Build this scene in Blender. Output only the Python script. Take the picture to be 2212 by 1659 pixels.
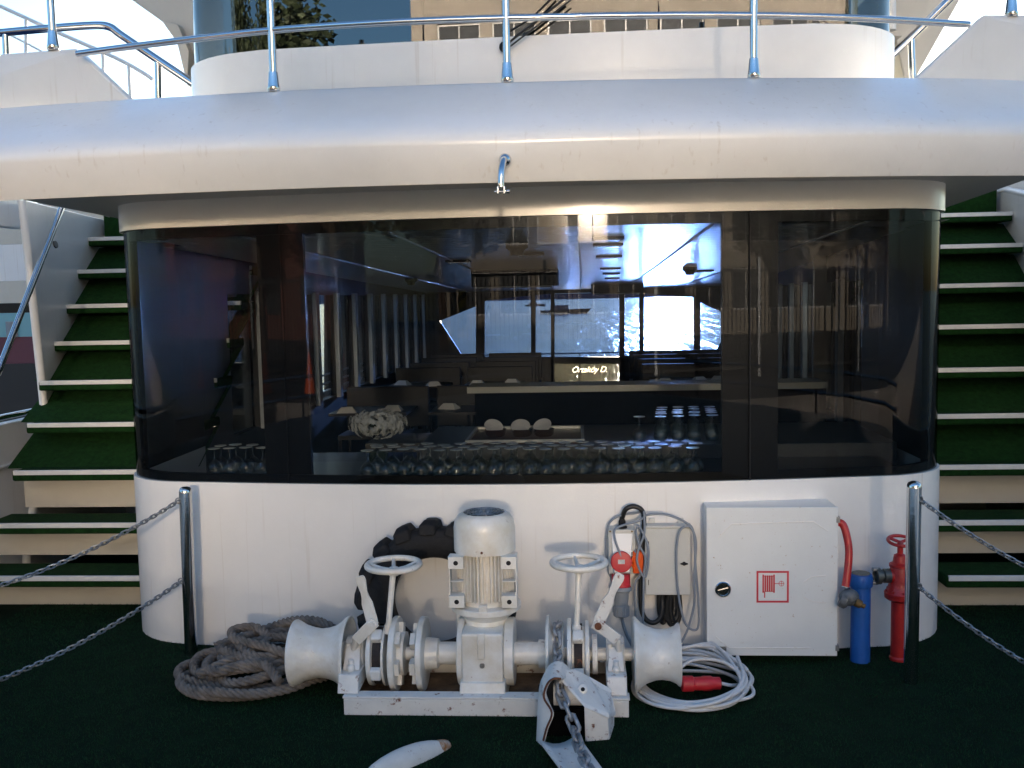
import bpy, bmesh, math, random
import numpy as np
from mathutils import Vector as V, Matrix as M, noise
random.seed(7)
R = math.radians; PI = math.pi
S = bpy.context.scene
for o in list(bpy.data.objects): bpy.data.objects.remove(o)
# ------------------------------------------------------------------ camera
F = 2100.0; CW = 2212.0; CH = 1659.0
PITCH = R(5.0); YAW = R(4.0); ROLL = 0.021
CAM = V((.245, 0, 1.85))
fw = V((-math.sin(YAW)*math.cos(PITCH), math.cos(YAW)*math.cos(PITCH), -math.sin(PITCH)))
rt = V((math.cos(YAW), math.sin(YAW), 0)); up = rt.cross(fw)
rt2 = rt*math.cos(ROLL)-up*math.sin(ROLL); up2 = up*math.cos(ROLL)+rt*math.sin(ROLL)
def at(u, v, Y):
    """world point seen along a measured direction at depth Y (boat coordinates)"""
    d = fw+rt2*((u-CW/2)/F)-up2*((v-CH/2)/F)
    return CAM+d*((Y-CAM.y)/d.y)
def atz(u, v, Z=0.):
    d = fw+rt2*((u-CW/2)/F)-up2*((v-CH/2)/F)
    return CAM+d*((Z-CAM.z)/d.z)
cd = bpy.data.cameras.new("camera"); cam = bpy.data.objects.new("camera", cd); S.collection.objects.link(cam)
m3 = M((rt2, up2, -fw)).transposed()
cam.matrix_world = M.Translation(CAM) @ m3.to_4x4()
cd.sensor_width = 36; cd.lens = F/CW*36; cd.clip_start = .05; cd.clip_end = 9000
S.camera = cam
# ------------------------------------------------------------------ sky, sun, exposure
SUN_EL = 6.5; SUN_AZ = 4.8     # behind the boat, a little to the right of its axis (+Y)
w = bpy.data.worlds.new("World"); S.world = w; w.use_nodes = True
nt = w.node_tree; nt.nodes.clear()
sky = nt.nodes.new('ShaderNodeTexSky'); sky.sky_type = 'NISHITA'; sky.sun_disc = False
sky.sun_elevation = R(SUN_EL); sky.sun_rotation = R(SUN_AZ); sky.altitude = 10
sky.air_density = 1.0; sky.dust_density = 1.2; sky.ozone_density = 3.2
bg = nt.nodes.new('ShaderNodeBackground'); bg.inputs[1].default_value = .14
wo = nt.nodes.new('ShaderNodeOutputWorld')
nt.links.new(sky.outputs[0], bg.inputs[0]); nt.links.new(bg.outputs[0], wo.inputs[0])
sl = bpy.data.lights.new("sun", 'SUN'); sl.energy = 5.0; sl.angle = R(.6); sl.color = (1, .87, .74)
so = bpy.data.objects.new("sun", sl); S.collection.objects.link(so)
sdir = V((math.sin(R(SUN_AZ))*math.cos(R(SUN_EL)), math.cos(R(SUN_AZ))*math.cos(R(SUN_EL)), math.sin(R(SUN_EL))))
so.rotation_euler = sdir.to_track_quat('Z', 'Y').to_euler(); so.location = (3, 40, 12)
S.view_settings.view_transform = 'Standard'; S.view_settings.look = 'None'
S.view_settings.exposure = 2.05; S.view_settings.gamma = 1; S.view_settings.use_curve_mapping = False
S.render.engine = 'CYCLES'
S.cycles.max_bounces = 10; S.cycles.sample_clamp_direct = 0; S.cycles.transparent_max_bounces = 24; S.cycles.glossy_bounces = 5
S.cycles.sample_clamp_indirect = 120; S.cycles.blur_glossy = 0.0; S.cycles.use_guiding = True; S.cycles.use_surface_guiding = True; S.cycles.caustics_reflective = True
# ------------------------------------------------------------------ helpers
def tag(o, label=None, cat=None, group=None, kind=None):
    if label: o['label'] = label
    if cat: o['category'] = cat
    if group: o['group'] = group
    if kind: o['kind'] = kind
    return o
def thing(name, label, cat, loc=(0, 0, 0), group=None):
    o = bpy.data.objects.new(name, None); S.collection.objects.link(o); o.location = loc
    o.empty_display_size = .1
    return tag(o, label, cat, group)
def frame_of(d):
    d = d.normalized(); a = V((0, 0, 1)) if abs(d.z) < .95 else V((1, 0, 0))
    x = a.cross(d).normalized(); return x, d.cross(x)
def cr(pts, n=8, closed=False):
    """Catmull-Rom through pts"""
    P = [V(p) for p in pts]; out = []; L = len(P); rng = L if closed else L-1
    for i in range(rng):
        p0 = P[(i-1) % L] if closed or i > 0 else P[0]*2-P[1]
        p1 = P[i]; p2 = P[(i+1) % L]
        p3 = P[(i+2) % L] if closed or i+2 < L else P[-1]*2-P[-2]
        for k in range(n):
            t = k/n; out.append(.5*((2*p1)+(p2-p0)*t+(2*p0-5*p1+4*p2-p3)*t*t+(3*p1-p0-3*p2+p3)*t**3))
    if not closed: out.append(P[-1])
    return out
class MB:
    def __init__(s): s.v = []; s.f = []
    def add(s, vs, fs):
        b = len(s.v); s.v += [tuple(p) for p in vs]; s.f += [tuple(i+b for i in f) for f in fs]; return s
    def box(s, c, d, rot=None):
        c = V(c); h = V(d)/2; vs = []
        for x in (-1, 1):
            for y in (-1, 1):
                for z in (-1, 1):
                    p = V((x*h.x, y*h.y, z*h.z)); vs.append(c+(rot @ p if rot else p))
        return s.add(vs, [(0, 1, 3, 2), (4, 6, 7, 5), (0, 4, 5, 1), (2, 3, 7, 6), (0, 2, 6, 4), (1, 5, 7, 3)])
    def b2(s, a, b):
        a = V(a); b = V(b); return s.box((a+b)/2, [abs(q) for q in (b-a)])
    def tube(s, pts, r, n=10, closed=False, cap=True, prof=None, twist=0.):
        pts = [V(p) for p in pts]; L = len(pts)
        rs = r if isinstance(r, (list, tuple)) else [r]*L
        vs = []; fs = []; x = None; ang = 0; prev = None
        for i, p in enumerate(pts):
            if closed: d = pts[(i+1) % L]-pts[i-1]
            else: d = pts[min(i+1, L-1)]-pts[max(i-1, 0)]
            if d.length < 1e-9: d = V((0, 0, 1))
            d.normalize()
            if x is None: x, y = frame_of(d)
            else:
                x = x-d*x.dot(d)
                if x.length < 1e-6: x, _ = frame_of(d)
                x.normalize(); y = d.cross(x)
            if prev is not None: ang += twist*(p-prev).length
            prev = p
            for k in range(n):
                a = 2*PI*k/n; rr = rs[i]*(prof(a) if prof else 1)
                vs.append(p+(x*math.cos(a+ang)+y*math.sin(a+ang))*rr)
        for i in range(L if closed else L-1):
            j = (i+1) % L
            for k in range(n):
                m = (k+1) % n; fs.append((i*n+k, i*n+m, j*n+m, j*n+k))
        if cap and not closed:
            fs.append(tuple(reversed(range(n)))); fs.append(tuple((L-1)*n+k for k in range(n)))
        return s.add(vs, fs)
    def cyl(s, a, b, r, r2=None, n=24):
        return s.tube([a, b], [r, r if r2 is None else r2], n)
    def lathe(s, prof, o=(0, 0, 0), ax=(0, 0, 1), n=32, capa=True, capb=True):
        """prof: list of (radius, distance along axis)"""
        o = V(o); ax = V(ax).normalized(); x, y = frame_of(ax); vs = []; fs = []
        for (r, h) in prof:
            for k in range(n):
                a = 2*PI*k/n; vs.append(o+ax*h+(x*math.cos(a)+y*math.sin(a))*max(r, 1e-5))
        for i in range(len(prof)-1):
            for k in range(n):
                m = (k+1) % n; fs.append((i*n+k, i*n+m, (i+1)*n+m, (i+1)*n+k))
        if capa: fs.append(tuple(reversed(range(n))))
        if capb: fs.append(tuple((len(prof)-1)*n+k for k in range(n)))
        return s.add(vs, fs)
    def torus(s, c, ax, R_, r, n=36, m=10):
        c = V(c); ax = V(ax).normalized(); x, y = frame_of(ax)
        return s.tube([c+(x*math.cos(2*PI*k/n)+y*math.sin(2*PI*k/n))*R_ for k in range(n)], r, m, closed=True)
    def prism(s, poly, d):
        """poly: 3-D points of a planar outline, d: extrusion vector"""
        P = [V(p) for p in poly]; n = len(P); d = V(d)
        return s.add(P+[p+d for p in P], [tuple(reversed(range(n))), tuple(range(n, 2*n))]+[(i, (i+1) % n, (i+1) % n+n, i+n) for i in range(n)])
    def hull(s, pts):
        bm = bmesh.new(); [bm.verts.new(p) for p in pts]
        bmesh.ops.convex_hull(bm, input=bm.verts); bm.verts.ensure_lookup_table(); bm.verts.index_update()
        used = {v for f in bm.faces for v in f.verts}; idx = {}; vs = []
        for v in used: idx[v] = len(vs); vs.append(v.co.copy())
        fs = [tuple(idx[v] for v in f.verts) for f in bm.faces]; bm.free()
        return s.add(vs, fs)
    def grid(s, rows, closed=False):
        nr = len(rows); nc = len(rows[0]); vs = [p for r in rows for p in r]; fs = []
        for i in range(nr-1):
            for j in range(nc if closed else nc-1):
                k = (j+1) % nc; fs.append((i*nc+j, i*nc+k, (i+1)*nc+k, (i+1)*nc+j))
        return s.add(vs, fs)
    def ball(s, c, r, n=12, sc=(1, 1, 1), rot=None):
        c = V(c); vs = []; fs = []; m = n//2
        for i in range(m+1):
            t = PI*i/m
            for k in range(n):
                a = 2*PI*k/n; p = V((math.sin(t)*math.cos(a)*sc[0], math.sin(t)*math.sin(a)*sc[1], math.cos(t)*sc[2]))*r
                vs.append(c+(rot @ p if rot else p))
        for i in range(m):
            for k in range(n): fs.append((i*n+k, i*n+(k+1) % n, (i+1)*n+(k+1) % n, (i+1)*n+k))
        return s.add(vs, fs)
    def chain(s, pts, L, r, wid, n=6):
        """interlocking links of pitch L along a path; r wire radius, wid half width of a link"""
        pts = [V(p) for p in pts]; acc = [0]
        for a, b in zip(pts, pts[1:]): acc.append(acc[-1]+(b-a).length)
        tot = acc[-1]; N = max(2, int(tot/L)); j = 0; side = None
        def pos(t):
            for i in range(len(acc)-1):
                if t <= acc[i+1]: return pts[i].lerp(pts[i+1], (t-acc[i])/max(1e-9, acc[i+1]-acc[i]))
            return pts[-1]
        for k in range(N):
            t = (k+.5)*tot/N; c = pos(t); d = (pos(min(tot, t+L*.4))-pos(max(0, t-L*.4))).normalized()
            x, y = frame_of(d)
            a = PI/4+(PI/2 if k % 2 else 0); q = x*math.cos(a)+y*math.sin(a)
            hl = L*.5+r*1.1-wid*.5
            ring = []
            for e in range(10):
                t2 = 2*PI*e/10+PI/10
                ring.append(c+d*(hl*(1 if math.cos(t2) > 0 else -1)+math.cos(t2)*wid*.6)+q*math.sin(t2)*wid)
            s.tube(ring, r, n, closed=True)
        return s
    def build(s, name, mat, parent=None, smooth=40, bevel=0, segs=2, label=None, cat=None, group=None, kind=None, merge=True):
        me = bpy.data.meshes.new(name); me.from_pydata(s.v, [], s.f)
        bm = bmesh.new(); bm.from_mesh(me)
        if merge: bmesh.ops.remove_doubles(bm, verts=bm.verts, dist=1e-6)
        bmesh.ops.recalc_face_normals(bm, faces=bm.faces); bm.to_mesh(me); bm.free()
        for p in me.polygons: p.use_smooth = smooth > 0
        if 0 < smooth < 180: me.set_sharp_from_angle(angle=R(smooth))
        me.materials.append(mat)
        o = bpy.data.objects.new(name, me); S.collection.objects.link(o)
        if parent is not None:
            o.parent = parent; o.matrix_parent_inverse = M.Identity(4)
            # geometry is given in world space; move it into the parent's space
            T = M.Translation(-world_loc(parent)); me.transform(T)
        if bevel:
            b = o.modifiers.new('bevel', 'BEVEL'); b.width = bevel; b.segments = segs; b.limit_method = 'ANGLE'; b.angle_limit = R(40); b.harden_normals = False
        return tag(o, label, cat, group, kind)
def world_loc(o):
    p = V((0, 0, 0))
    while o is not None: p += o.location; o = o.parent
    return p
def copy_tree(o, parent=None):
    c = o.copy(); S.collection.objects.link(c); c.parent = parent
    for ch in o.children: copy_tree(ch, c)
    return c
# ------------------------------------------------------------------ materials
def mat(name, col=(.8, .8, .8), rough=.5, metal=0., bump=0., bscale=60., var=0., vscale=6., col2=None, spec=.5, coat=0., rust=0., rscale=22., rcol=(.16, .05, .02), streak=0., bump2=0., b2scale=3.):
    m = bpy.data.materials.new(name); m.use_nodes = True; t = m.node_tree; N = t.nodes; L = t.links
    p = N['Principled BSDF']; p.inputs['Roughness'].default_value = rough; p.inputs['Metallic'].default_value = metal
    p.inputs['Specular IOR Level'].default_value = spec; p.inputs['Coat Weight'].default_value = coat; p.inputs['Coat Roughness'].default_value = .15
    p.inputs['Base Color'].default_value = (*col, 1)
    tc = N.new('ShaderNodeTexCoord'); cur = None
    if var or col2:
        n = N.new('ShaderNodeTexNoise'); n.inputs['Scale'].default_value = vscale; n.inputs['Detail'].default_value = 6; n.inputs['Roughness'].default_value = .65
        L.new(tc.outputs['Object'], n.inputs['Vector'])
        mx = N.new('ShaderNodeMix'); mx.data_type = 'RGBA'; c2 = col2 or tuple(c*(1-var) for c in col)
        mx.inputs[6].default_value = (*col, 1); mx.inputs[7].default_value = (*c2, 1)
        rp = N.new('ShaderNodeMapRange'); rp.inputs[1].default_value = .35; rp.inputs[2].default_value = .68
        L.new(n.outputs['Fac'], rp.inputs[0]); L.new(rp.outputs[0], mx.inputs[0]); cur = mx.outputs[2]
    if rust:
        # rust specks and patches with a shape of their own
        n = N.new('ShaderNodeTexNoise'); n.inputs['Scale'].default_value = rscale; n.inputs['Detail'].default_value = 8; n.inputs['Roughness'].default_value = .7
        L.new(tc.outputs['Object'], n.inputs['Vector'])
        rp = N.new('ShaderNodeMapRange'); rp.inputs[1].default_value = .70-rust*.16; rp.inputs[2].default_value = .78-rust*.16
        L.new(n.outputs['Fac'], rp.inputs[0])
        mx = N.new('ShaderNodeMix'); mx.data_type = 'RGBA'; mx.inputs[6].default_value = (*col, 1); mx.inputs[7].default_value = (*rcol, 1)
        if cur: L.new(cur, mx.inputs[6])
        L.new(rp.outputs[0], mx.inputs[0]); cur = mx.outputs[2]
    if streak:
        # faint brown runs, long in z, broken up by a second noise
        mp = N.new('ShaderNodeMapping'); mp.inputs['Scale'].default_value = (34, 34, .9); L.new(tc.outputs['Object'], mp.inputs[0])
        n = N.new('ShaderNodeTexNoise'); n.inputs['Scale'].default_value = 1; n.inputs['Detail'].default_value = 3; L.new(mp.outputs[0], n.inputs['Vector'])
        rp = N.new('ShaderNodeMapRange'); rp.inputs[1].default_value = .62; rp.inputs[2].default_value = .78; rp.inputs[4].default_value = streak; L.new(n.outputs['Fac'], rp.inputs[0])
        n3 = N.new('ShaderNodeTexNoise'); n3.inputs['Scale'].default_value = 1.7; n3.inputs['Detail'].default_value = 2; L.new(tc.outputs['Object'], n3.inputs['Vector'])
        r3 = N.new('ShaderNodeMapRange'); r3.inputs[1].default_value = .42; r3.inputs[2].default_value = .62; L.new(n3.outputs['Fac'], r3.inputs[0])
        mu = N.new('ShaderNodeMath'); mu.operation = 'MULTIPLY'; L.new(rp.outputs[0], mu.inputs[0]); L.new(r3.outputs[0], mu.inputs[1])
        mx = N.new('ShaderNodeMix'); mx.data_type = 'RGBA'; mx.inputs[6].default_value = (*col, 1); mx.inputs[7].default_value = (.36, .27, .17, 1)
        if cur: L.new(cur, mx.inputs[6])
        L.new(mu.outputs[0], mx.inputs[0]); cur = mx.outputs[2]
    if cur: L.new(cur, p.inputs['Base Color'])
    if bump:
        n = N.new('ShaderNodeTexNoise'); n.inputs['Scale'].default_value = bscale; n.inputs['Detail'].default_value = 4
        L.new(tc.outputs['Object'], n.inputs['Vector'])
        b = N.new('ShaderNodeBump'); b.inputs['Strength'].default_value = bump; b.inputs['Distance'].default_value = .01
        L.new(n.outputs['Fac'], b.inputs['Height']); last = b
        if bump2:
            n2 = N.new('ShaderNodeTexNoise'); n2.inputs['Scale'].default_value = b2scale; n2.inputs['Detail'].default_value = 1
            L.new(tc.outputs['Object'], n2.inputs['Vector'])
            b2 = N.new('ShaderNodeBump'); b2.inputs['Strength'].default_value = bump2; b2.inputs['Distance'].default_value = .1
            L.new(n2.outputs['Fac'], b2.inputs['Height']); L.new(b.outputs[0], b2.inputs['Normal']); last = b2
        L.new(last.outputs[0], p.inputs['Normal'])
    return m
def glass(name, tint=(.5, .5, .5), ior=1.5, rough=0.0, boost=1.0, mixmin=0.0):
    m = bpy.data.materials.new(name); m.use_nodes = True; t = m.node_tree; N = t.nodes; L = t.links; N.clear()
    tr = N.new('ShaderNodeBsdfTransparent'); tr.inputs[0].default_value = (*tint, 1)
    gl = N.new('ShaderNodeBsdfGlossy'); gl.inputs['Roughness'].default_value = rough; gl.inputs[0].default_value = (boost, boost, boost, 1)
    lw = N.new('ShaderNodeLayerWeight'); lw.inputs[0].default_value = .5
    pw = N.new('ShaderNodeMath'); pw.operation = 'POWER'; pw.inputs[1].default_value = 5
    L.new(lw.outputs['Facing'], pw.inputs[0])
    f0 = ((ior-1)/(ior+1))**2+mixmin
    mr = N.new('ShaderNodeMapRange'); mr.inputs[3].default_value = f0; mr.inputs[4].default_value = 1.0
    L.new(pw.outputs[0], mr.inputs[0])
    mx = N.new('ShaderNodeMixShader'); L.new(mr.outputs[0], mx.inputs[0]); L.new(tr.outputs[0], mx.inputs[1]); L.new(gl.outputs[0], mx.inputs[2])
    o = N.new('ShaderNodeOutputMaterial'); L.new(mx.outputs[0], o.inputs[0]); return m
WHITE = mat('white_gloss_paint', (.76, .75, .72), .28, streak=.35, bump=.05, bscale=140, var=.06, vscale=3, coat=.25, bump2=.3, b2scale=1.4)
HULLW = mat('white_hull_paint', (.74, .73, .71), .33, streak=.55, bump=.06, bscale=110, var=.05, vscale=2.2, coat=.2, bump2=.16, b2scale=1.6)
WWHITE = mat('windlass_paint', (.74, .74, .72), .32, bump=.12, bscale=80, col2=(.60, .56, .48), vscale=7, coat=.2, rust=.36)
CWHITE = mat('chipped_white_paint', (.72, .71, .68), .38, bump=.12, bscale=70, var=.12, vscale=10, rust=.75)
CHROME = mat('polished_steel', (.62, .62, .62), .12, 1.0, bump=.02, bscale=30)
NOZ = mat('dull_nozzle', (.17, .18, .19), .6, .6, bump=.4, bscale=60, var=.4, vscale=20)
GALV = mat('galvanised_steel', (.36, .38, .40), .42, .9, bump=.15, bscale=120, var=.4, vscale=40)
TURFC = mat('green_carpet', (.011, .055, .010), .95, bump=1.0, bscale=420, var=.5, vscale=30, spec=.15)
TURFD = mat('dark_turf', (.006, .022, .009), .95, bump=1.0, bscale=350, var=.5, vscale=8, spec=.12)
BLADE = mat('turf_blade', (.013, .058, .020), .8, var=.4, vscale=5, spec=.15)
BLACKF = mat('black_frit', (.006, .006, .007), .35, spec=.3)
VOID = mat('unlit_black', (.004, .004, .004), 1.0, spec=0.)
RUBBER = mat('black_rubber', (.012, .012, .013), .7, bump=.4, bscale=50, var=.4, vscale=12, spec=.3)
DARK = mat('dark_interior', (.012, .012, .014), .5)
DARKW = mat('dark_wood', (.03, .022, .018), .35, bump=.1, bscale=30, var=.4, vscale=10)
RUSTM = mat('rusted_steel', (.16, .06, .03), .85, bump=.5, bscale=60, var=.6, vscale=14)
RUSTF = mat('stained_tray', (.22, .13, .07), .8, bump=.4, bscale=60, var=.7, vscale=9)
BRKB = mat('worn_brake_lining', (.016, .011, .010), .7, bump=.6, bscale=80, rust=.8)
RED = mat('red_paint', (.50, .018, .015), .4, bump=.25, bscale=70, var=.25, vscale=20, coat=.2)
REDP = mat('red_plastic', (.50, .02, .03), .45)
BLUE = mat('blue_pvc', (.012, .10, .38), .45, bump=.08, bscale=50, var=.2, vscale=9)
ORANGE = mat('orange_plastic', (.75, .10, .01), .45)
GREYP = mat('grey_plastic', (.22, .24, .26), .5)
GREYB = mat('grey_enclosure', (.52, .53, .51), .4, bump=.06, bscale=120, var=.06, vscale=5)
CABLE = mat('grey_cable', (.20, .23, .27), .55)
CABW = mat('white_cable', (.66, .66, .66), .5, var=.12, vscale=8)
BLK = mat('black_cable', (.012, .012, .012), .5)
BRASS = mat('tarnished_brass', (.16, .10, .04), .6, .6)
LABEL = mat('pale_label', (.65, .66, .65), .5, var=.5, vscale=260)
PLATE = mat('engraved_plate', (.42, .41, .37), .4, .6, var=.75, vscale=160)
NOSE = mat('step_nosing', (.62, .62, .60), .4, bump=.15, bscale=160, var=.1, vscale=12)
BEIGE = mat('cream_paint', (.52, .49, .42), .42, bump=.08, bscale=90, var=.08, vscale=3)
def rope_mat():
    m = mat('worn_rope', (.23, .20, .175), .9, bump=.35, bscale=300, var=.55, vscale=16, spec=.15); return m
ROPE = rope_mat()
PALE = mat('pale_blind', (.36, .39, .42), .7)
G_SAL = glass('salon_glass', (.50, .52, .53), 1.5, 0, .31, .0)
G_SIDE = glass('tinted_glass', (.22, .25, .27), 1.5, 0, 1.0, .02)
G_BACK = glass('sea_tint_glass', (.17, .25, .43), 1.5, 0, .6)  # deep blue tint put in to darken the bright sea behind it
G_SIDEW = glass('side_glass', (.75, .85, .95), 1.5, 0, .6)
G_PAN = glass('frosted_panel', (.17, .175, .17), 1.5, .3, .8, .05)
G_WH = glass('wheelhouse_glass', (.18, .2, .2), 1.5, 0, 1.0, .055)
G_WINE = glass('wine_glass', (.90, .92, .90), 1.5, 0.03, 1.0, .06)
CEIL = mat('gloss_ceiling', (.74, .71, .58), .30, spec=.8, coat=.35)
FLOWER = mat('white_petals', (.60, .60, .55), .7)
LEAF = mat('tree_leaf', (.045, .065, .022), .7, var=.5, vscale=1.5)
BARK = mat('tree_bark', (.09, .06, .04), .9, bump=.6, bscale=30)
STONE = mat('quay_stone', (.20, .19, .18), .85, bump=.4, bscale=12, var=.35, vscale=.8)
ASPH = mat('asphalt', (.07, .07, .07), .9, bump=.4, bscale=80, var=.3, vscale=1)
FACADE = mat('facade_render', (.42, .37, .30), .85, bump=.15, bscale=8, var=.2, vscale=.6)
BRICK = mat('red_facade', (.16, .06, .045), .85, bump=.3, bscale=8, var=.3, vscale=.9)
CONE = mat('orange_cone', (.70, .10, .02), .5)
YEL = mat('yellow_sign', (.65, .42, .03), .5)
SHEENB = mat('weak_glint_glazing', (.055, .05, .045), .11, 1.0)  # darker copy of the glint glass, weakens the sun thrown on the wheelhouse
SHEEN = mat('sun_glint_glazing', (.15, .135, .115), .11, 1.0)   # facade glass made mirror-like to throw low sun onto the boat
NAVY = mat('navy_cloth', (.02, .03, .07), .9)
SKIN = mat('skin', (.45, .25, .17), .6)
exec_parts = []
# ================================================================== SETTING: sea, deck, quay, hills
def sea_mat():
    m = mat('sea_water', (.010, .03, .09), .16); t = m.node_tree; N = t.nodes; L = t.links; p = N['Principled BSDF']
    p.inputs['IOR'].default_value = 1.33
    tc = N.new('ShaderNodeTexCoord'); mp = N.new('ShaderNodeMapping'); mp.inputs['Scale'].default_value = (1, .07, 1); L.new(tc.outputs['Object'], mp.inputs[0])
    prev = None
    for sc, st, ds in ((.5, 1.0, .42), (1.6, 1.0, .12), (5., .8, .03)):
        n = N.new('ShaderNodeTexNoise'); n.inputs['Scale'].default_value = sc; n.inputs['Detail'].default_value = 4; L.new(mp.outputs[0], n.inputs['Vector'])
        b = N.new('ShaderNodeBump'); b.inputs['Strength'].default_value = st; b.inputs['Distance'].default_value = ds; L.new(n.outputs['Fac'], b.inputs['Height'])
        if prev: L.new(prev.outputs[0], b.inputs['Normal'])
        prev = b
    L.new(prev.outputs[0], p.inputs['Normal']); return m
MB().add([(-4000, -3.5, -1.5), (4000, -3.5, -1.5), (4000, 5000, -1.5), (-4000, 5000, -1.5)], [(0, 1, 2, 3)]).build('sea', sea_mat(), kind='structure')
# far shore
pts = []; n = 60
for i in range(n+1):
    x = -2500+5000*i/n; pts.append((x, 2600, 22+26*noise.noise(V((i*.23, 0, 4)))+14*noise.noise(V((i*.7, 3, 1)))))
mb = MB(); mb.grid([[(x, y, -3) for x, y, z in pts], [(x, y+60, z) for x, y, z in pts], [(x, y+900, z*.9) for x, y, z in pts]])
mb.build('hills', mat('haze_tinted_hills', (.16, .20, .22), .9), kind='structure')  # greyish blue puts the distance haze into the hill colour
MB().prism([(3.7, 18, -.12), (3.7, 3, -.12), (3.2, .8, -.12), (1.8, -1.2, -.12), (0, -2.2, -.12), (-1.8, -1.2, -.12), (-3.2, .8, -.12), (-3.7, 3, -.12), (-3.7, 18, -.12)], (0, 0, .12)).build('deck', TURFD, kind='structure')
MB().b2((-90, -60, -4), (90, -3.6, .35)).build('quay', STONE, kind='structure')
MB().add([(-90, -14, .354), (90, -14, .354), (90, -7.5, .354), (-90, -7.5, .354)], [(0, 1, 2, 3)]).build('road', ASPH, kind='structure')
# turf fibres standing on the deck, as far as the photograph shows them
def turf():
    rng = np.random.default_rng(3); n = 150000
    x = rng.uniform(-3.2, 3.0, n); y = rng.uniform(3.4, 6.0, n)
    keep = (y < 5.25) | (np.abs(x) > 2.2)
    x = x[keep]; y = y[keep]; n = len(x)
    a = rng.uniform(0, 2*PI, n); h = rng.uniform(.005, .013, n); wd = .0016; lx = rng.normal(0, .004, n); ly = rng.normal(0, .004, n)
    P = np.zeros((n, 3, 3)); P[:, 0, 0] = x-wd*np.cos(a); P[:, 0, 1] = y-wd*np.sin(a); P[:, 1, 0] = x+wd*np.cos(a); P[:, 1, 1] = y+wd*np.sin(a)
    P[:, 2, 0] = x+lx; P[:, 2, 1] = y+ly; P[:, 2, 2] = h
    me = bpy.data.meshes.new('turf_fibres'); me.vertices.add(3*n); me.vertices.foreach_set('co', P.ravel())
    me.loops.add(3*n); me.loops.foreach_set('vertex_index', np.arange(3*n)); me.polygons.add(n); me.polygons.foreach_set('loop_start', np.arange(0, 3*n, 3)); me.polygons.foreach_set('loop_total', np.full(n, 3))
    me.update(); me.materials.append(BLADE); o = bpy.data.objects.new('turf_fibres', me); S.collection.objects.link(o)
    tag(o, 'short dark green artificial turf fibres covering the foredeck', 'turf', kind='stuff')
turf()
# ================================================================== LOWER DECKHOUSE
HW = 2.27
def outline(z, off=0., back=6.3, lean=.0, Y0=4.91, k=.045, hw=HW, xc=1.82, rx=.45, ry=.42, n=26, dx=-.065):
    Yc = Y0+lean*z; hw -= off; xc = min(xc, hw-rx+.0) if False else hw-rx+off*0; pts = []
    ye = Yc+k*xc*xc
    for i in range(5): pts.append((-hw, back-(back-(ye+ry))*i/5))
    for i in range(9):
        a = PI-(PI/2-.14)*i/8; pts.append((-xc+rx*math.cos(a), ye+ry-ry*math.sin(a)))
    for i in range(1, n):
        x = -xc+2*xc*i/n; pts.append((x, Yc+k*x*x))
    L = len(pts); rs = [(-x, y) for x, y in pts if x < -xc+.0001]
    for x, y in reversed(rs): pts.append((x, y))
    return [V((x+dx, y+off, z)) for x, y in pts]
def loft(prof, **kw):
    """prof: closed list of (z, inward offset)"""
    rows = [outline(z, off, **kw) for z, off in prof+[prof[0]]]
    return MB().grid(rows)
ZB, ZT = at(1106, 1047, 4.907).z, at(1106, 468, 4.945).z
dh = thing('deckhouse', 'white rounded lower deckhouse front with a wide dark wraparound window', 'deckhouse', (0, 5, 0))
m_ = loft([(-.02, 0), (.3, 0), (.6, 0), (ZB, 0), (ZB, .05), (-.02, .05)]); m_.build('lower_wall', HULLW, dh, smooth=35)
m_ = loft([(ZT, -.004), (2.33, -.004), (2.52, -.004), (2.52, .05), (ZT, .05)]); m_.build('upper_band', mat('bounce_tinted_band', (.66, .63, .55), .3, bump=.06, bscale=120, var=.05, vscale=4, coat=.3, bump2=.1), dh, smooth=35)  # white paint tinted cream; the warm bounce light is in the colour
gz = [ZB+(ZT-ZB)*i/6 for i in range(7)]
mg = MB().grid([outline(z, .012) for z in gz]); mg.build('window_glass', G_SAL, dh, smooth=60)
# black frame behind the glass: sill and head strips and the posts between the three openings
mf = MB()
def strip(z0, z1, o0=.022, o1=.045): return [outline(z0, o0), outline(z1, o0), outline(z1, o1), outline(z0, o1), outline(z0, o0)]
mf.grid(strip(ZB+.002, ZB+.045)); mf.grid(strip(ZT-.055, ZT-.002))
def post(x0, x1, o0=.022, o1=.06):
    def yy(x, z): return 4.91+.045*x*x
    a, b = ZB+.03, ZT-.03
    mf.add([(x, yy(x, z)+o, z) for x in (x0, x1) for z in (a, b) for o in (o0, o1)], [(0, 1, 3, 2), (4, 6, 7, 5), (0, 4, 5, 1), (2, 3, 7, 6), (0, 2, 6, 4), (1, 5, 7, 3)])
post(-1.43, -1.175); post(.965, 1.25)
mf.build('window_frame', BLACKF, dh, smooth=0)
for sx in (-1, 1):
    rows = []
    for z, off in ((ZB+.002, .02), (ZT-.002, .02), (ZT-.002, .05), (ZB+.002, .05), (ZB+.002, .02)):
        o_ = outline(z, off); o_ = o_[:10] if sx < 0 else o_[-10:]; rows.append(o_)
    MB().grid(rows).build('corner_lining', BLACKF, dh, smooth=35)
for x in (-1.30, 1.105):
    MB().tube([(x, 4.91+.045*x*x+.009, z) for z in gz], .0035, 6).build('window_seal', RUBBER, dh)
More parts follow.
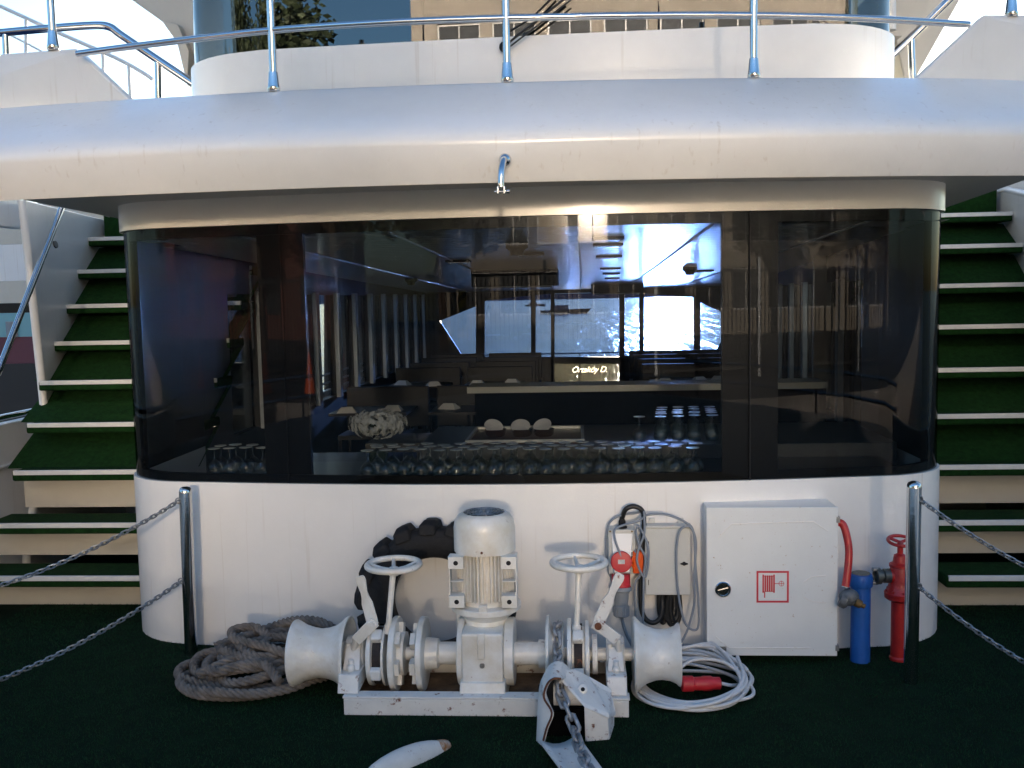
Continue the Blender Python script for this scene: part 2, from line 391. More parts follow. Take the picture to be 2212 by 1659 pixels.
# side walls of the salon with tall narrow windows, each pane its own part
YB = 15.8
for sx in (-1, 1):
    sw = MB(); X = sx*HW-.065
    zt = lambda y: 1.97
    sw.b2((X-.03, 6.28, -.02), (X+.03, YB, .88)); sw.b2((X-.03, 6.28, 1.93), (X+.03, YB, 2.4))
    y = 6.28; ys = []
    yy = 6.95
    while yy < YB-.5: ys.append(yy); yy += .82
    for q in ys:
        sw.b2((X-.029, y, .88), (X+.029, q, 1.93)); y = q+.60
    sw.b2((X-.029, y, .88), (X+.029, YB, 1.93))
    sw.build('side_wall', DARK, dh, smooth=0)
    for q in ys:
        MB().b2((X-sx*.075, q+.61, .86), (X-sx*.031, q+.72, 1.95)).build('window_blind', PALE, dh, smooth=0)
        MB().b2((X+sx*.01, q, .88), (X+sx*.016, q+.60, 1.93)).build('side_window', G_SIDEW, dh, smooth=0)
# the right-hand wall of the salon splays outward going aft
for o_ in list(dh.children):
    if o_.name.split('.')[0] in ('side_wall', 'side_window', 'window_blind') and o_.data.vertices[0].co.x > 0:
        for v_ in o_.data.vertices: v_.co.x += .065*max(0, v_.co.y-1.3)
def xr(y): return .065*max(0, y-6.3)
# white side deck bulwark and rails outside the windows
for sx, lab in ((-1, 'port'), (1, 'right')):
    t = thing('side_bulwark', 'white side deck bulwark topped with thin rails, seen through the salon windows on the %s' % ('left' if sx < 0 else 'right'), 'bulwark', (sx*3.3, 9, 0), 'side deck bulwarks')
    MB().b2((sx*3.30, 8.9, -.05), (sx*3.36, 17.8, .62)).build('panel', HULLW, t, smooth=0)
    for z in (.72, .84): MB().tube([(sx*3.33, 8.9, z), (sx*3.33, 17.8, z)], .016, 8).build('rail', HULLW, t)
# salon ceiling: slightly falling aft, grooved panels
ct = thing('salon_ceiling', 'glossy pale panelled ceiling inside the salon, bright with reflected water glare', 'ceiling', (0, 10, 2.2))
def zc(y): return 2.215-(y-5.3)*.0225
mc = MB(); y = 5.12
k = 0
while y < YB:
    y2 = min(YB, y+.155)
    if y < 5.08: y = y2; continue
    hx = min(2.24, math.sqrt(max(.01, (y-5.06)/.045))) if y < 5.42 else (2.24 if y > 5.7 else 2.1); mc.add([(-hx, y, zc(y)), (hx+xr(y), y, zc(y)), (hx+xr(y2), y2-.018, zc(y2)), (-hx, y2-.018, zc(y2)), (-hx, y2-.009, zc(y2)+.01), (hx+xr(y2), y2-.009, zc(y2)+.01), (hx+xr(y2), y2, zc(y2)), (-hx, y2, zc(y2))], [(0, 3, 2, 1), (3, 4, 5, 2), (4, 7, 6, 5)]); y = y2
mc.prism([(-2.24, 5.8, 2.26), (2.24, 5.8, 2.26), (2.24, 6.3, 2.26), (2.24+xr(YB), YB, 2.26), (-2.24, YB, 2.26)], (0, 0, .04)); mc.b2((-1.7, 5.42, 2.26), (1.7, 5.79, 2.3))
mc.build('ceiling_panel', CEIL, ct, smooth=0, merge=False)
for x in (-1.55, -.75, .25, .95, 1.75):
    MB().tube([(x, 5.14, zc(5.14)-.004), (x+.02, 9, zc(9)-.004), (x+.03, YB, zc(YB)-.004)], .007, 6).build('joint_strip', mat('joint_strip', (.75, .75, .7), .4), ct) if x == -1.55 else MB().tube([(x, 5.14, zc(5.14)-.004), (x+.02, 9, zc(9)-.004), (x+.03, YB, zc(YB)-.004)], .007, 6).build('joint_strip', bpy.data.materials['joint_strip'], ct)
def ceil_light(u, v, wu, lab):
    # v fixes the distance along the falling ceiling
    for it in range(12):
        y = 5.5 if it == 0 else y
        p = at(u, v, y); 
        y += (p.z-zc(y))*(-12) if False else 0
        break
    lo, hi = 5.2, 15.5
    for it in range(40):
        y = (lo+hi)/2
        if at(u, v, y).z > zc(y): hi = y
        else: lo = y
    p = at(u, v, y); W_ = wu/2100*y
    t = thing('ceiling_light', lab, 'ceiling light', (p.x, y, zc(y)), 'recessed ceiling lights in the salon')
    MB().b2((p.x-W_/2-.02, y-.09, zc(y)-.014), (p.x+W_/2+.02, y+.09, zc(y)+.005)).build('frame', DARK, t, smooth=0)
    MB().b2((p.x-W_/2, y-.06, zc(y)-.02), (p.x+W_/2, y+.06, zc(y)-.012)).build('reflector', CHROME, t, smooth=0)
ORD = ['nearest', 'second', 'third', 'fourth', 'fifth', 'farthest']
for i, (u, v, wu) in enumerate([(1313, 513, 52), (1313, 527, 50), (1315, 553, 44), (1318, 579, 34), (1320, 590, 28), (1322, 600, 24)]):
    ceil_light(u, v, wu, 'flat rectangular ceiling light above the door, %s from the front window' % ORD[i])
ceil_light(1145, 547, 48, 'dark rectangular ceiling light left of the lit column, in front of the long ceiling unit')
ceil_light(990, 563, 40, 'dim rectangular ceiling light farthest left over the salon')
ceil_light(1515, 584, 40, 'rectangular ceiling light right of the glare near the dark post')
def ceil_box(u0, u1, v0, v1, Y, d, lab):
    a = at(u0, v1, Y); b = at(u1, v0, Y); t = thing('ceiling_unit', lab, 'air conditioner', ((a.x+b.x)/2, Y, a.z), 'dark units under the ceiling')
    MB().b2((a.x, Y, a.z+.01), (b.x, Y+d, zc(Y+d)+.03)).build('casing', DARK, t, smooth=0, bevel=.01)
    MB().b2((a.x+.05, Y-.004, a.z-.004), (b.x-.05, Y+.02, a.z+.012)).build('louvre', GREYB, t, smooth=0)
ceil_box(1018, 1205, 590, 623, 9.2, .5, 'long dark air unit hanging below the middle of the salon ceiling')
ceil_box(1278, 1390, 614, 636, 13.6, .4, 'small dark air unit above the rear door')
for (u, v, Y, lab) in ((1116, 524, 6.1, 'dark ceiling fitting near the front of the salon'), (1490, 600, 9.5, 'small dark ceiling fitting beside the glare'), (888, 602, 10.5, 'small dark ceiling fitting toward the left windows')):
    p = at(u, v, Y); t = MB().lathe([(.07, 0), (.07, -.03), (.045, -.05), (.04, -.075), (0, -.08)], (p.x, Y, zc(Y)), n=20).build('ceiling_camera', DARK); tag(t, lab, 'ceiling fitting', 'dome fittings on the ceiling')
# rear wall of the salon with its windows (openings measured at the rear wall)
rw = thing('rear_wall', 'dark rear wall of the salon with bright sea windows and a glazed door', 'wall', (0, YB, 0))
def A(u, v): p = at(u, v, YB); return (p.x, YB, p.z)
mr_ = MB(); D = (0, .07, 0)
def quadw(*uv): mr_.prism([A(*q) for q in uv], D)
topc = [(700, 668), (950, 668), (1028, 655), (1047, 650), (1147, 638), (1200, 634), (1268, 632), (1340, 632), (1390, 634), (1500, 642), (1512, 645), (1590, 663), (1800, 663)]
tops = [(u, v) for u, v in topc]
for (a, b) in zip(topc, topc[1:]): quadw((a[0], 560), (b[0], 560), b, a)
quadw((700, 668), (950, 668), (950, 693), (1000, 771), (1000, 1100), (700, 1100))       # left of the slanted window
mr_.prism([A(950, 668), A(1028, 655), A(1028, 662), A(950, 693)], D)
mr_.prism([A(1512, 645), A(1590, 663), A(1590, 690), A(1512, 652)], D)
quadw((1590, 663), (1800, 663), (1800, 1100), (1540, 1100), (1540, 768), (1590, 690))
for (a, b) in ((1028, 1047), (1147, 1157), (1190, 1198), (1338, 1349), (1381, 1391), (1499, 1513)): quadw((a, 628), (b, 628), (b, 1100), (a, 1100))
quadw((1000, 771), (1195, 771), (1195, 1100), (1000, 1100)); quadw((1340, 768), (1540, 768), (1540, 1100), (1340, 1100))
quadw((1198, 771), (1338, 771), (1338, 786), (1198, 786)); quadw((1198, 868), (1338, 868), (1338, 1100), (1198, 1100))
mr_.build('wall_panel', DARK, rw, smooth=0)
for i, (a, b) in enumerate(((955, 1028), (1047, 1147), (1157, 1190), (1198, 1338), (1349, 1381), (1391, 1499), (1513, 1588))):
    p0 = A(a, 772); p1 = A(b, 632)
    MB().b2((p0[0], YB+.03, p0[2]), (p1[0], YB+.036, p1[2])).build('window_pane', G_BACK, rw, smooth=0)
p0 = A(1194, 872); p1 = A(1342, 783)
dpo = MB().b2((p0[0], YB+.03, p0[2]), (p1[0], YB+.045, p1[2])).build('door_panel', G_PAN, rw, smooth=0)
# clear script lettering cut out of the frosted door panel
fc = bpy.data.curves.new('script_lettering', 'FONT'); fc.body = 'Ortak\u00f6y D.'; fc.size = .135; fc.shear = .35; fc.extrude = .03; fc.space_character = .92
tmp = bpy.data.objects.new('tmp', fc); S.collection.objects.link(tmp); p = V(A(1234, 805))
tmp.matrix_world = M.Translation(V((p.x, YB+.0375, p.z))) @ M.Rotation(R(90), 4, 'X'); bpy.context.view_layer.update()
dg_ = bpy.context.evaluated_depsgraph_get(); cm = bpy.data.meshes.new_from_object(tmp.evaluated_get(dg_)); cm.transform(tmp.matrix_world); bpy.data.objects.remove(tmp)
bm_ = bmesh.new(); bm_.from_mesh(cm); bmesh.ops.remove_doubles(bm_, verts=bm_.verts, dist=1e-5); bmesh.ops.recalc_face_normals(bm_, faces=bm_.faces); bm_.to_mesh(cm); bm_.free()
cu = bpy.data.objects.new('cutter', cm); S.collection.objects.link(cu)
bo = dpo.modifiers.new('cut', 'BOOLEAN'); bo.operation = 'DIFFERENCE'; bo.solver = 'EXACT'; bo.use_self = True; bo.use_hole_tolerant = True; bo.object = cu
bpy.context.view_layer.update(); nm_ = bpy.data.meshes.new_from_object(dpo.evaluated_get(bpy.context.evaluated_depsgraph_get())); dpo.modifiers.clear(); dpo.data = nm_; nm_.name = 'door_panel'
if not nm_.materials: nm_.materials.append(G_PAN)
bpy.data.objects.remove(cu)
lm_ = cm; lm_.transform(M.Translation(-world_loc(rw)-V((0, YB+.0375-world_loc(rw).y, 0)))); lm_.transform(M.Diagonal((1, .1, 1, 1))); lm_.transform(M.Translation(V((0, YB+.0375-world_loc(rw).y, 0))))
lm_.materials.clear(); lm_.materials.append(glass('clear_lettering', (.97, .97, .97), 1.45, 0, .3)); lm_.name = 'script_lettering'
o = bpy.data.objects.new('script_lettering', lm_); S.collection.objects.link(o); o.parent = rw
# stern rails outside the rear windows
t = thing('stern_rail', 'thin white stern rail beyond the rear windows', 'railing', (0, 17.4, 0))
MB().tube([at(u, 763-(u-1250)*.02, 17.4) for u in (940, 1250, 1600)], .012, 8).build('top_rail', HULLW, t)
for u in (1010, 1160, 1252, 1450): p = at(u, 763-(u-1250)*.02, 17.4); MB().tube([p, (p.x, p.y, 0)], .012, 8).build('stanchion', HULLW, t)
MB().prism([(-2.28, 7.4, -.01), (2.2, 7.4, -.01), (2.2+xr(YB), YB, -.01), (-2.28, YB, -.01)], (0, 0, .126)).build('salon_floor', mat('salon_floor', (.02, .017, .015), .3), label=None, kind='structure')
# ------------------------------------------------------------------ bar counter behind the front window
bc = thing('bar_counter', 'dark stone bar counter right behind the front window', 'bar', (0, 6, 0))
mbc = MB(); mbc.b2((-1.9, 5.14, .84), (2.0, 5.78, .885)); mbc.build('lower_top', mat('counter_top', (.035, .037, .037), .3, var=.3, vscale=20), bc, bevel=.004)
MB().b2((-.75, 5.79, .80), (2.1, 6.75, .965)).build('raised_top', mat('raised_counter', (.06, .068, .07), .35, var=.3, vscale=14), bc, bevel=.004)
MB().b2((-1.9, 5.3, 0), (2.1, 6.7, .795)).build('cabinet', DARKW, bc, smooth=0)
p = at(1012, 834, 7.1); MB().b2((p.x, 7.0, p.z-.045), (2.0, 7.35, p.z)).build('back_shelf_top', mat('pale_edge', (.42, .42, .38), .5), bc, smooth=0)
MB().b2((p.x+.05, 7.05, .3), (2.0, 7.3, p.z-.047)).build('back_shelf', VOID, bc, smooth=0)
MB().b2((-1.2, 6.4, .84), (-.3, 6.9, .90)).build('side_ledge', mat('ledge', (.12, .11, .09), .5), bc, smooth=0)
# wine glasses, standing upside down
def glass_mb(h=.155, fr=.038, br=.042):
    m = MB(); m.lathe([(br*.82, 0), (br, .02), (br*1.02, .04), (br*.8, .065), (.018, .082), (.0045, .092), (.004, .12), (.005, h-.01), (fr*.5, h-.003), (fr, h-.001), (fr, h)], n=20, capa=False, capb=True); return m
gt = thing('wine_glass', 'x', 'wine glass', (0, 0, 0))
FOOT = mat('glass_foot', (.75, .76, .68), .15, spec=.8)
gm = MB(); gm.lathe([(.034, 0), (.042, .02), (.043, .04), (.034, .066), (.015, .084), (.0045, .094), (.004, .12), (.006, .148)], n=20, capa=False, capb=False); gm.build('bowl', G_WINE, gt, smooth=60)
gm = MB(); gm.lathe([(.006, .148), (.03, .152), (.036, .153), (.036, .155)], n=20, capa=False); gm.build('foot', FOOT, gt, smooth=60)
first = True
def put_glass(x, y, z, lab, grp):
    global first
    g = gt if first else copy_tree(gt); first = False
    g.location = (x, y, z); g.rotation_euler.z = random.uniform(0, 6); s = random.uniform(.97, 1.03); g.scale = (s, s, s); g['label'] = lab; g['group'] = grp
for c in range(4):
    for r_ in range(5):
        x = .735+.103*c+.012*r_+random.uniform(-.004, .004); y = 5.95+.115*r_+random.uniform(-.006, .006)
        put_glass(x+.0, y, .966, 'upturned stemmed glass in the tight block on the raised bar at right', 'upturned glasses in the block on the raised bar')
put_glass(.605, 5.95, .966, 'single upturned stemmed glass standing just left of the glass block', 'lone glass')
for r_ in range(3):
    for c in range(19):
        x = -.92+.098*c+(.03 if r_ % 2 else 0)+random.uniform(-.006, .006); y = 5.22+.10*r_+random.uniform(-.005, .005)
        if y < 4.90+.045*x*x+.11: y += .03
        if y+.05 > 5.79 : continue
        put_glass(x, y, .886, 'upturned glass in the long rows on the lower counter along the window', 'upturned glasses lined along the window')
for r_ in range(2):
    for c in range(6):
        put_glass(-1.85+.1*c+random.uniform(-.01, .01), 5.36+.11*r_, .886, 'upturned glass at the left end of the counter behind the side pane', 'upturned glasses behind the left pane')
# steel tray with pans
tr = thing('serving_tray', 'steel serving tray with a raised pale rim on the bar', 'tray', (0, 6.1, .967))
p0 = at(1010, 945, 6.0); p1 = at(1262, 945, 6.0)
mt = MB(); mt.b2((p0.x, 5.86, .967), (p1.x, 6.5, .975)); mt.build('base', mat('tray_brown', (.08, .03, .02), .4), tr, bevel=.003)
mt = MB()
for a, b in (((p0.x, 5.86), (p1.x, 5.88)), ((p0.x, 6.48), (p1.x, 6.5)), ((p0.x, 5.885), (p0.x+.02, 6.475)), ((p1.x-.02, 5.885), (p1.x, 6.475))): mt.b2((a[0], a[1], .9755), (b[0], b[1], .995))
mt.build('rim', mat('tray_rim', (.5, .5, .47), .35, .5), tr, bevel=.002)
for i, (u, lab) in enumerate(((1070, 'steel bowl with a tilted lid at the left of the tray'), (1128, 'steel bowl between the two others on the tray'), (1175, 'low steel bowl at the right end of the tray'))):
    p = at(u, 935, 6.15); t = thing('steel_bowl', lab, 'bowl', (p.x, 6.15, .976), 'steel bowls on the tray')
    MB().lathe([(.05, 0), (.062, .01), (.066, .045), (.070, .048), (.062, .046), (.058, .012)], (p.x, 6.15, .976), n=28).build('bowl', CHROME, t, smooth=60)
    mm = MB(); mm.lathe([(.02, -.012), (.05, -.004), (.062, .004), (.060, .006), (.03, -.002), (.001, -.004)], (0, 0, 0), (0, 0, 1), 24); b = mm.build('lid', mat('bowl_lid%d' % i, (.6, .58, .55), .5), None, smooth=60); b.parent = t
    b.location = (-.01, .0, .062); b.rotation_euler = (R(38), R(20-20*i), 0)
# white flowers
fl = thing('flower_bouquet', 'round bouquet of white flowers standing on the counter', 'bouquet', (0, 0, 0))
pc = at(815, 915, 5.72); fl.location = pc
mfl = MB(); rng = random.Random(5)
for i in range(330):
    d = V((rng.gauss(0, 1), rng.gauss(0, 1), rng.gauss(.2, .8))).normalized(); c = pc+V((d.x*.17, d.y*.12, d.z*.085))*rng.uniform(.7, 1.05)
    x, y = frame_of(d)
    for k in range(9):
        a = 2*PI*k/9; e = x*math.cos(a)+y*math.sin(a); s_ = x*-math.sin(a)+y*math.cos(a); r0 = rng.uniform(.013, .021)
        mfl.add([c, c+e*r0*.6+s_*.006, c+e*r0+d*.006, c+e*r0*.6-s_*.006], [(0, 1, 2, 3)])
mfl.build('blossoms', FLOWER, fl, smooth=0, merge=False)
mst = MB(); mst.ball(pc, .05, 14, (1.2, .8, .55)); mst.lathe([(.05, 0), (.06, .05), (.05, .075)], (pc.x, pc.y, .886), n=20); mst.build('foliage_base', mat('dark_leaves', (.02, .035, .015), .7), fl)
# tables, chairs and napkins in the salon
tb = thing('dining_table', 'x', 'table', (0, 0, 0))
MB().b2((-.35, -.3, .72), (.35, .3, .745)).build('table_top', DARKW, tb, smooth=0); MB().cyl((0, 0, 0), (0, 0, .72), .04, n=12).build('pedestal', DARK, tb); 
chp = thing('dining_chair', 'x', 'chair', (0, 0, 0))
MB().b2((-.21, -.21, .43), (.21, .21, .47)).build('seat', DARK, chp, smooth=0); MB().b2((-.21, .19, .5), (.21, .22, .9)).build('backrest', DARK, chp, smooth=0, bevel=.01)
for a in (-1, 1):
    for b in (-1, 1): MB().b2((a*.19-.015, b*.19-.015, 0), (a*.19+.015, b*.19+.015, .428)).build('leg', DARK, chp, smooth=0)
nap = MB().hull([(-.09, -.06, 0), (.09, -.06, 0), (.09, .06, 0), (-.09, .06, 0), (-.05, -.02, .05), (.05, -.02, .05), (.05, .02, .05), (-.05, .02, .05)]).build('napkin', mat('white_napkin', (.75, .75, .73), .8), smooth=0); tag(nap, 'x', 'napkin')
ft = fc_ = fn = True; k = 0
for ri, Y in enumerate((8.8, 11.4, 12.4, 13.4, 14.4)):
    for ci, X in enumerate((-1.65, -.75, 1.42, 2.05)):
        row = ORD[min(ri, 5)] if ri < 4 else 'farthest'; col = ('left wall', 'left of the aisle', 'right of the aisle', 'right wall')[ci]
        t = tb if ft else copy_tree(tb); ft = False; t.location = (X, Y, .116); tag(t, 'dark dining table in the %s row, %s' % (row, ('by the ' + col) if 'wall' in col else col), group='dining tables in the salon')
        for sx in (-1, 1):
            c = chp if fc_ else copy_tree(chp); fc_ = False; c.location = (X+sx*.2, Y+.45, .116); c.rotation_euler.z = 0
            tag(c, 'dark chair behind the %s row table %s, %s seat' % (row, ('by the ' + col) if 'wall' in col else col, 'left' if sx < 0 else 'right'), group='dining chairs in the salon')
            nn = nap if fn else nap.copy()
            if not fn: S.collection.objects.link(nn)
            fn = False; nn.location = (X+sx*.2, Y-.12+.1*((k % 3)-1), .862); nn.rotation_euler.z = random.uniform(-.4, .4); k += 1
            tag(nn, 'white folded napkin on the %s row table %s, %s place' % (row, ('by the ' + col) if 'wall' in col else col, 'left' if sx < 0 else 'right'), group='napkins on the dining tables')
# ================================================================== UPPER BULWARK (front of the upper deck)
ub = thing('upper_bulwark', 'white bulging upper deck bulwark overhanging the dark window', 'bulwark', (0, 4.5, 2.4))
def yb(x): return 4.37+.04*x*x+.045*x
prof = [(-.03, 2.362), (-.048, 2.39), (-.078, 2.45), (-.104, 2.52), (-.105, 2.545), (-.09, 2.575), (-.04, 2.62), (.05, 2.68), (.2, 2.775), (.37, 2.875), (.385, 2.883), (.41, 2.883), (.425, 2.872), (.43, 2.46), (.3, 2.42), (.02, 2.40)]
xs = [-4+8*i/64 for i in range(65)]
rows = [[V((x, yb(x)+dy+.012*noise.noise(V((x*.9, z*2.1, 0))), z)) for x in xs] for dy, z in prof+[prof[0]]]
MB().grid(rows).build('shell', WHITE, ub, smooth=38)
sf = MB()
sf.prism([(-2.56, 4.62, 2.405), (-2.4, 4.55, 2.405), (2.4, 4.75, 2.405), (2.5, 4.85, 2.405), (2.78, 7.2, 2.405), (2.2, 7.2, 2.405), (-2.2, 7.0, 2.405), (-2.68, 7.0, 2.405)], (0, 0, .05))
sf.build('soffit', mat('soffit_bounce_tint', (.52, .49, .43), .5), ub, smooth=0)  # beige tone puts the underside's warm bounce into the colour
MB().b2((-2.6, 7.1, 2.46), (2.6, 14, 2.5)).build('upper_deck_floor', TURFC, ub, smooth=0)
for sx in (-1, 1):
    # raised side wings
    if sx < 0: P = [(-2.30, 4.94, 3.174), (-1.985, 4.92, 2.87), (-1.985, 4.92, 2.80), (-4, 5.2, 2.80), (-4, 5.22, 3.20)]
    else: P = [(2.24, 5.03, 3.185), (1.885, 5.0, 2.865), (1.885, 5.0, 2.80), (4, 5.35, 2.80), (4, 5.38, 3.20)]
    MB().prism(P, (0, .09, 0)).build('wing', WHITE, ub, smooth=0, bevel=.012)
# weld seams on the bulwark
# ------------------------------------------------------------------ chrome rail on the bulwark
ur = thing('upper_rail', 'polished steel rail with stanchions along the top of the upper bulwark', 'railing', (0, 4.8, 2.88))
def yr(x): return yb(x)+.40
rail = [at(u, v, 4.78) for u, v in ((146, 106), (300, 92), (590, 66), (850, 51), (1090, 41), (1350, 31), (1620, 22), (1880, 17), (2145, 17))]
rail = [V((p.x, yr(p.x)+0.0, p.z)) for p in rail]
zr = lambda x: np.interp(x, [p.x for p in rail], [p.z for p in rail])
MB().tube(cr(rail, 6), .0165, 14).build('middle_rail', CHROME, ur, smooth=60)
MB().tube([V((p.x, p.y, p.z+.36)) for p in cr(rail, 6)], .021, 14).build('top_rail', CHROME, ur, smooth=60)
for u, v in ((592, 200), (1096, 180), (1628, 171), (115, 100), (2185, 12)):
    p = at(u, v, 4.78); zb = 2.882 if 400 < u < 2000 else 3.175; y = yr(p.x) if 400 < u < 2000 else (4.97 if u < 400 else 5.07)
    p = at(u, v, y); x = p.x
    st = MB().tube([(x, y, zb+.05), (x, y, 3.6)], .0185, 16).build('stanchion', CHROME, ur, smooth=60)
    MB().lathe([(.029, 0), (.031, .003), (.031, .022), (.029, .024), (.0285, .026), (.0215, .095), (.019, .097)], (x, y, zb), n=24).build('socket', CHROME, ur, smooth=35)
# chrome bracket hanging on the face of the bulwark
tb_ = thing('light_bracket', 'short curved polished bracket hanging from the middle of the bulwark', 'bracket', (0, 4.3, 2.4))
p = at(1091, 345, 4.262)
MB().ball(p, .028, 18).build('ball_joint', CHROME, tb_, smooth=60)
pts_ = cr([p+V((0, -.01, .0)), p+V((-.004, -.04, -.01)), p+V((-.010, -.075, -.05)), p+V((-.013, -.085, -.10)), p+V((-.013, -.085, -.125))], 6)
MB().tube(pts_, [.015]*len(pts_), 14).build('arm', CHROME, tb_, smooth=60)
q = pts_[-1]
mm = MB(); mm.b2(q+V((-.018, -.012, -.03)), q+V((-.009, .012, .002))); mm.b2(q+V((.009, -.012, -.03)), q+V((.018, .012, .002))); mm.cyl(q+V((-.03, 0, -.02)), q+V((.033, 0, -.02)), .005, n=10); mm.cyl(q+V((.022, 0, -.02)), q+V((.036, 0, -.02)), .009, n=12)
mm.build('fork', CHROME, tb_, bevel=.002)
# ================================================================== WHEELHOUSE
wh = thing('wheelhouse', 'white curved wheelhouse front with dark windows above the rail', 'wheelhouse', (0, 5.8, 2.5))
WK = dict(dx=0., back=8.5, lean=.0, Y0=5.66, k=.012, hw=2.13, rx=.42, ry=.40)
def wl(z, off): return outline(z, off, **WK)
def wsill(p): return 3.345+.012*p.x
rows = [wl(2.46, 0), wl(2.9, 0), [V((p.x, p.y, 3.335+.008*p.x-.06*max(0, abs(p.x)-1.6))) for p in wl(3.36, 0)], [V((p.x, p.y, 3.335+.008*p.x-.06*max(0, abs(p.x)-1.6))) for p in wl(3.36, .06)], wl(2.46, .06), wl(2.46, 0)]
MB().grid(rows).build('wall', WHITE, wh, smooth=38)
MB().grid([[V((p.x, p.y-(0.0), z)) for p in wl(z, z*0+.02)] for z in (3.30, 3.6, 3.9, 4.2)]).build('window_glass', G_WH, wh, smooth=60)
mi = MB(); mi.b2((-2.0, 6.5, 2.5), (2.0, 8.4, 4.2)); mi.b2((-2.03, 6.1, 2.46), (2.03, 6.5, 3.2)); mi.build('unlit_room_box', DARK, wh, smooth=0)  # solid dark boxes, stand for the unlit room behind the glass
MB().grid([wl(4.2, -.15), wl(4.4, -.15), wl(4.4, 1.2)]).build('roof_fascia', WHITE, wh, smooth=38)
MB().b2((-2.3, 5.6, 4.4), (2.3, 9, 4.5)).build('roof', WHITE, wh, smooth=0)
for x in (-.62, .72):
    MB().tube([(x, 5.685, 3.33), (x, 5.72, 4.2)], .006, 8).build('window_seal', RUBBER, wh)
# wiper
wp = thing('windscreen_wiper', 'black windscreen wiper parked slanting across the wheelhouse window', 'wiper', (0, 5.6, 3.3))
p = at(1089, 100, 5.62); MB().lathe([(.03, 0), (.028, .02), (.012, .03)], p+V((0, .02, 0)), (0, -1, 0), n=16).build('pivot', RUBBER, wp)
q1 = at(1155, 48, 5.60); q2 = at(1222, -5, 5.60)
MB().tube([p, q1, q2], .007, 8).build('arm', BLK, wp); MB().tube([p+V((.02, 0, -.012)), q1+V((.025, 0, -.012)), q2+V((.03, 0, -.012))], .005, 8).build('link_rod', BLK, wp)
MB().tube([at(1085, 78, 5.60), at(1150, 38, 5.61), at(1200, -12, 5.62)], .006, 6).build('blade', RUBBER, wp)
# bridge deck wings behind the wheelhouse
bw = thing('bridge_wing', 'beige underside of the bridge deck wing left of the wheelhouse', 'overhang', (-2.4, 7.2, 3.6), 'bridge deck wings')
def ZX(lst, Y): return [(at(u, v, Y).x, Y, at(u, v, Y).z) for u, v in lst]
MB().prism(ZX([(250, -25), (355, 50), (382, 90), (404, 180), (430, 200), (430, -40)], 7.2), (0, .5, 0)).build('soffit_slab', BEIGE, bw, smooth=0, bevel=.01)
MB().prism(ZX([(350, 46), (384, 52), (408, 110), (404, 185), (382, 92)], 7.1), (0, .09, 0)).build('gusset', BEIGE, bw, smooth=0, bevel=.006)
bw = thing('bridge_wing', 'beige bridge deck wing and strut right of the wheelhouse', 'overhang', (2.4, 7.2, 3.6), 'bridge deck wings')
MB().prism(ZX([(1895, -30), (2090, -30), (1966, 190), (1958, 190), (1934, 80), (1895, 82)], 7.2), (0, .5, 0)).build('soffit_slab', BEIGE, bw, smooth=0, bevel=.01)
MB().cyl(at(1921, -30, 7.12), at(1921, 66, 7.12), .045, n=20).build('strut', WHITE, bw)
MB().prism(ZX([(1900, 68), (1950, 70), (1950, 77), (1900, 80)], 7.05), (0, .15, 0)).build('ledge', BEIGE, bw, smooth=0)
# stair-top hand rails of the upper deck
def rail_thing(lab, pts, Y, r, posts, mt_, grp=None):
    t = thing('deck_rail', lab, 'railing', tuple(at(*pts[0], Y)), grp)
    MB().tube(cr([at(u, v, Y) for u, v in pts], 5), r, 12).build('rail', mt_, t, smooth=60)
    for (u, v, u2, v2) in posts: MB().tube([at(u, v, Y), at(u2, v2, Y)], r*.85, 10).build('post', mt_, t, smooth=60)
    return t
rail_thing('steel stair rail bending down behind the left bulwark wing', [(-20, 73), (100, 62), (200, 55), (236, 58), (262, 76), (330, 122), (420, 182)], 6.6, .027, [(12, 75, 14, 135), (341, 132, 343, 235)], CHROME, 'polished stair-top rails')
rail_thing('steel stair rail rising behind the right bulwark wing', [(1895, 148), (1960, 88), (2040, 10), (2075, -25)], 6.6, .024, [(1968, 85, 1972, 190)], CHROME, 'polished stair-top rails')
rail_thing('thin white rail of the boat moored beyond the left wing, upper run', [(-20, 4), (120, 68), (250, 125), (310, 158), (330, 172)], 11, .022, [(56, 40, 56, 140), (112, 66, 112, 140), (222, 112, 224, 180), (278, 140, 282, 220)], HULLW)
rail_thing('thin white lower rail of the boat moored beyond the left wing', [(-20, 55), (60, 95), (180, 160), (300, 222), (345, 235)], 11, .012, [(336, 175, 339, 230)], HULLW)
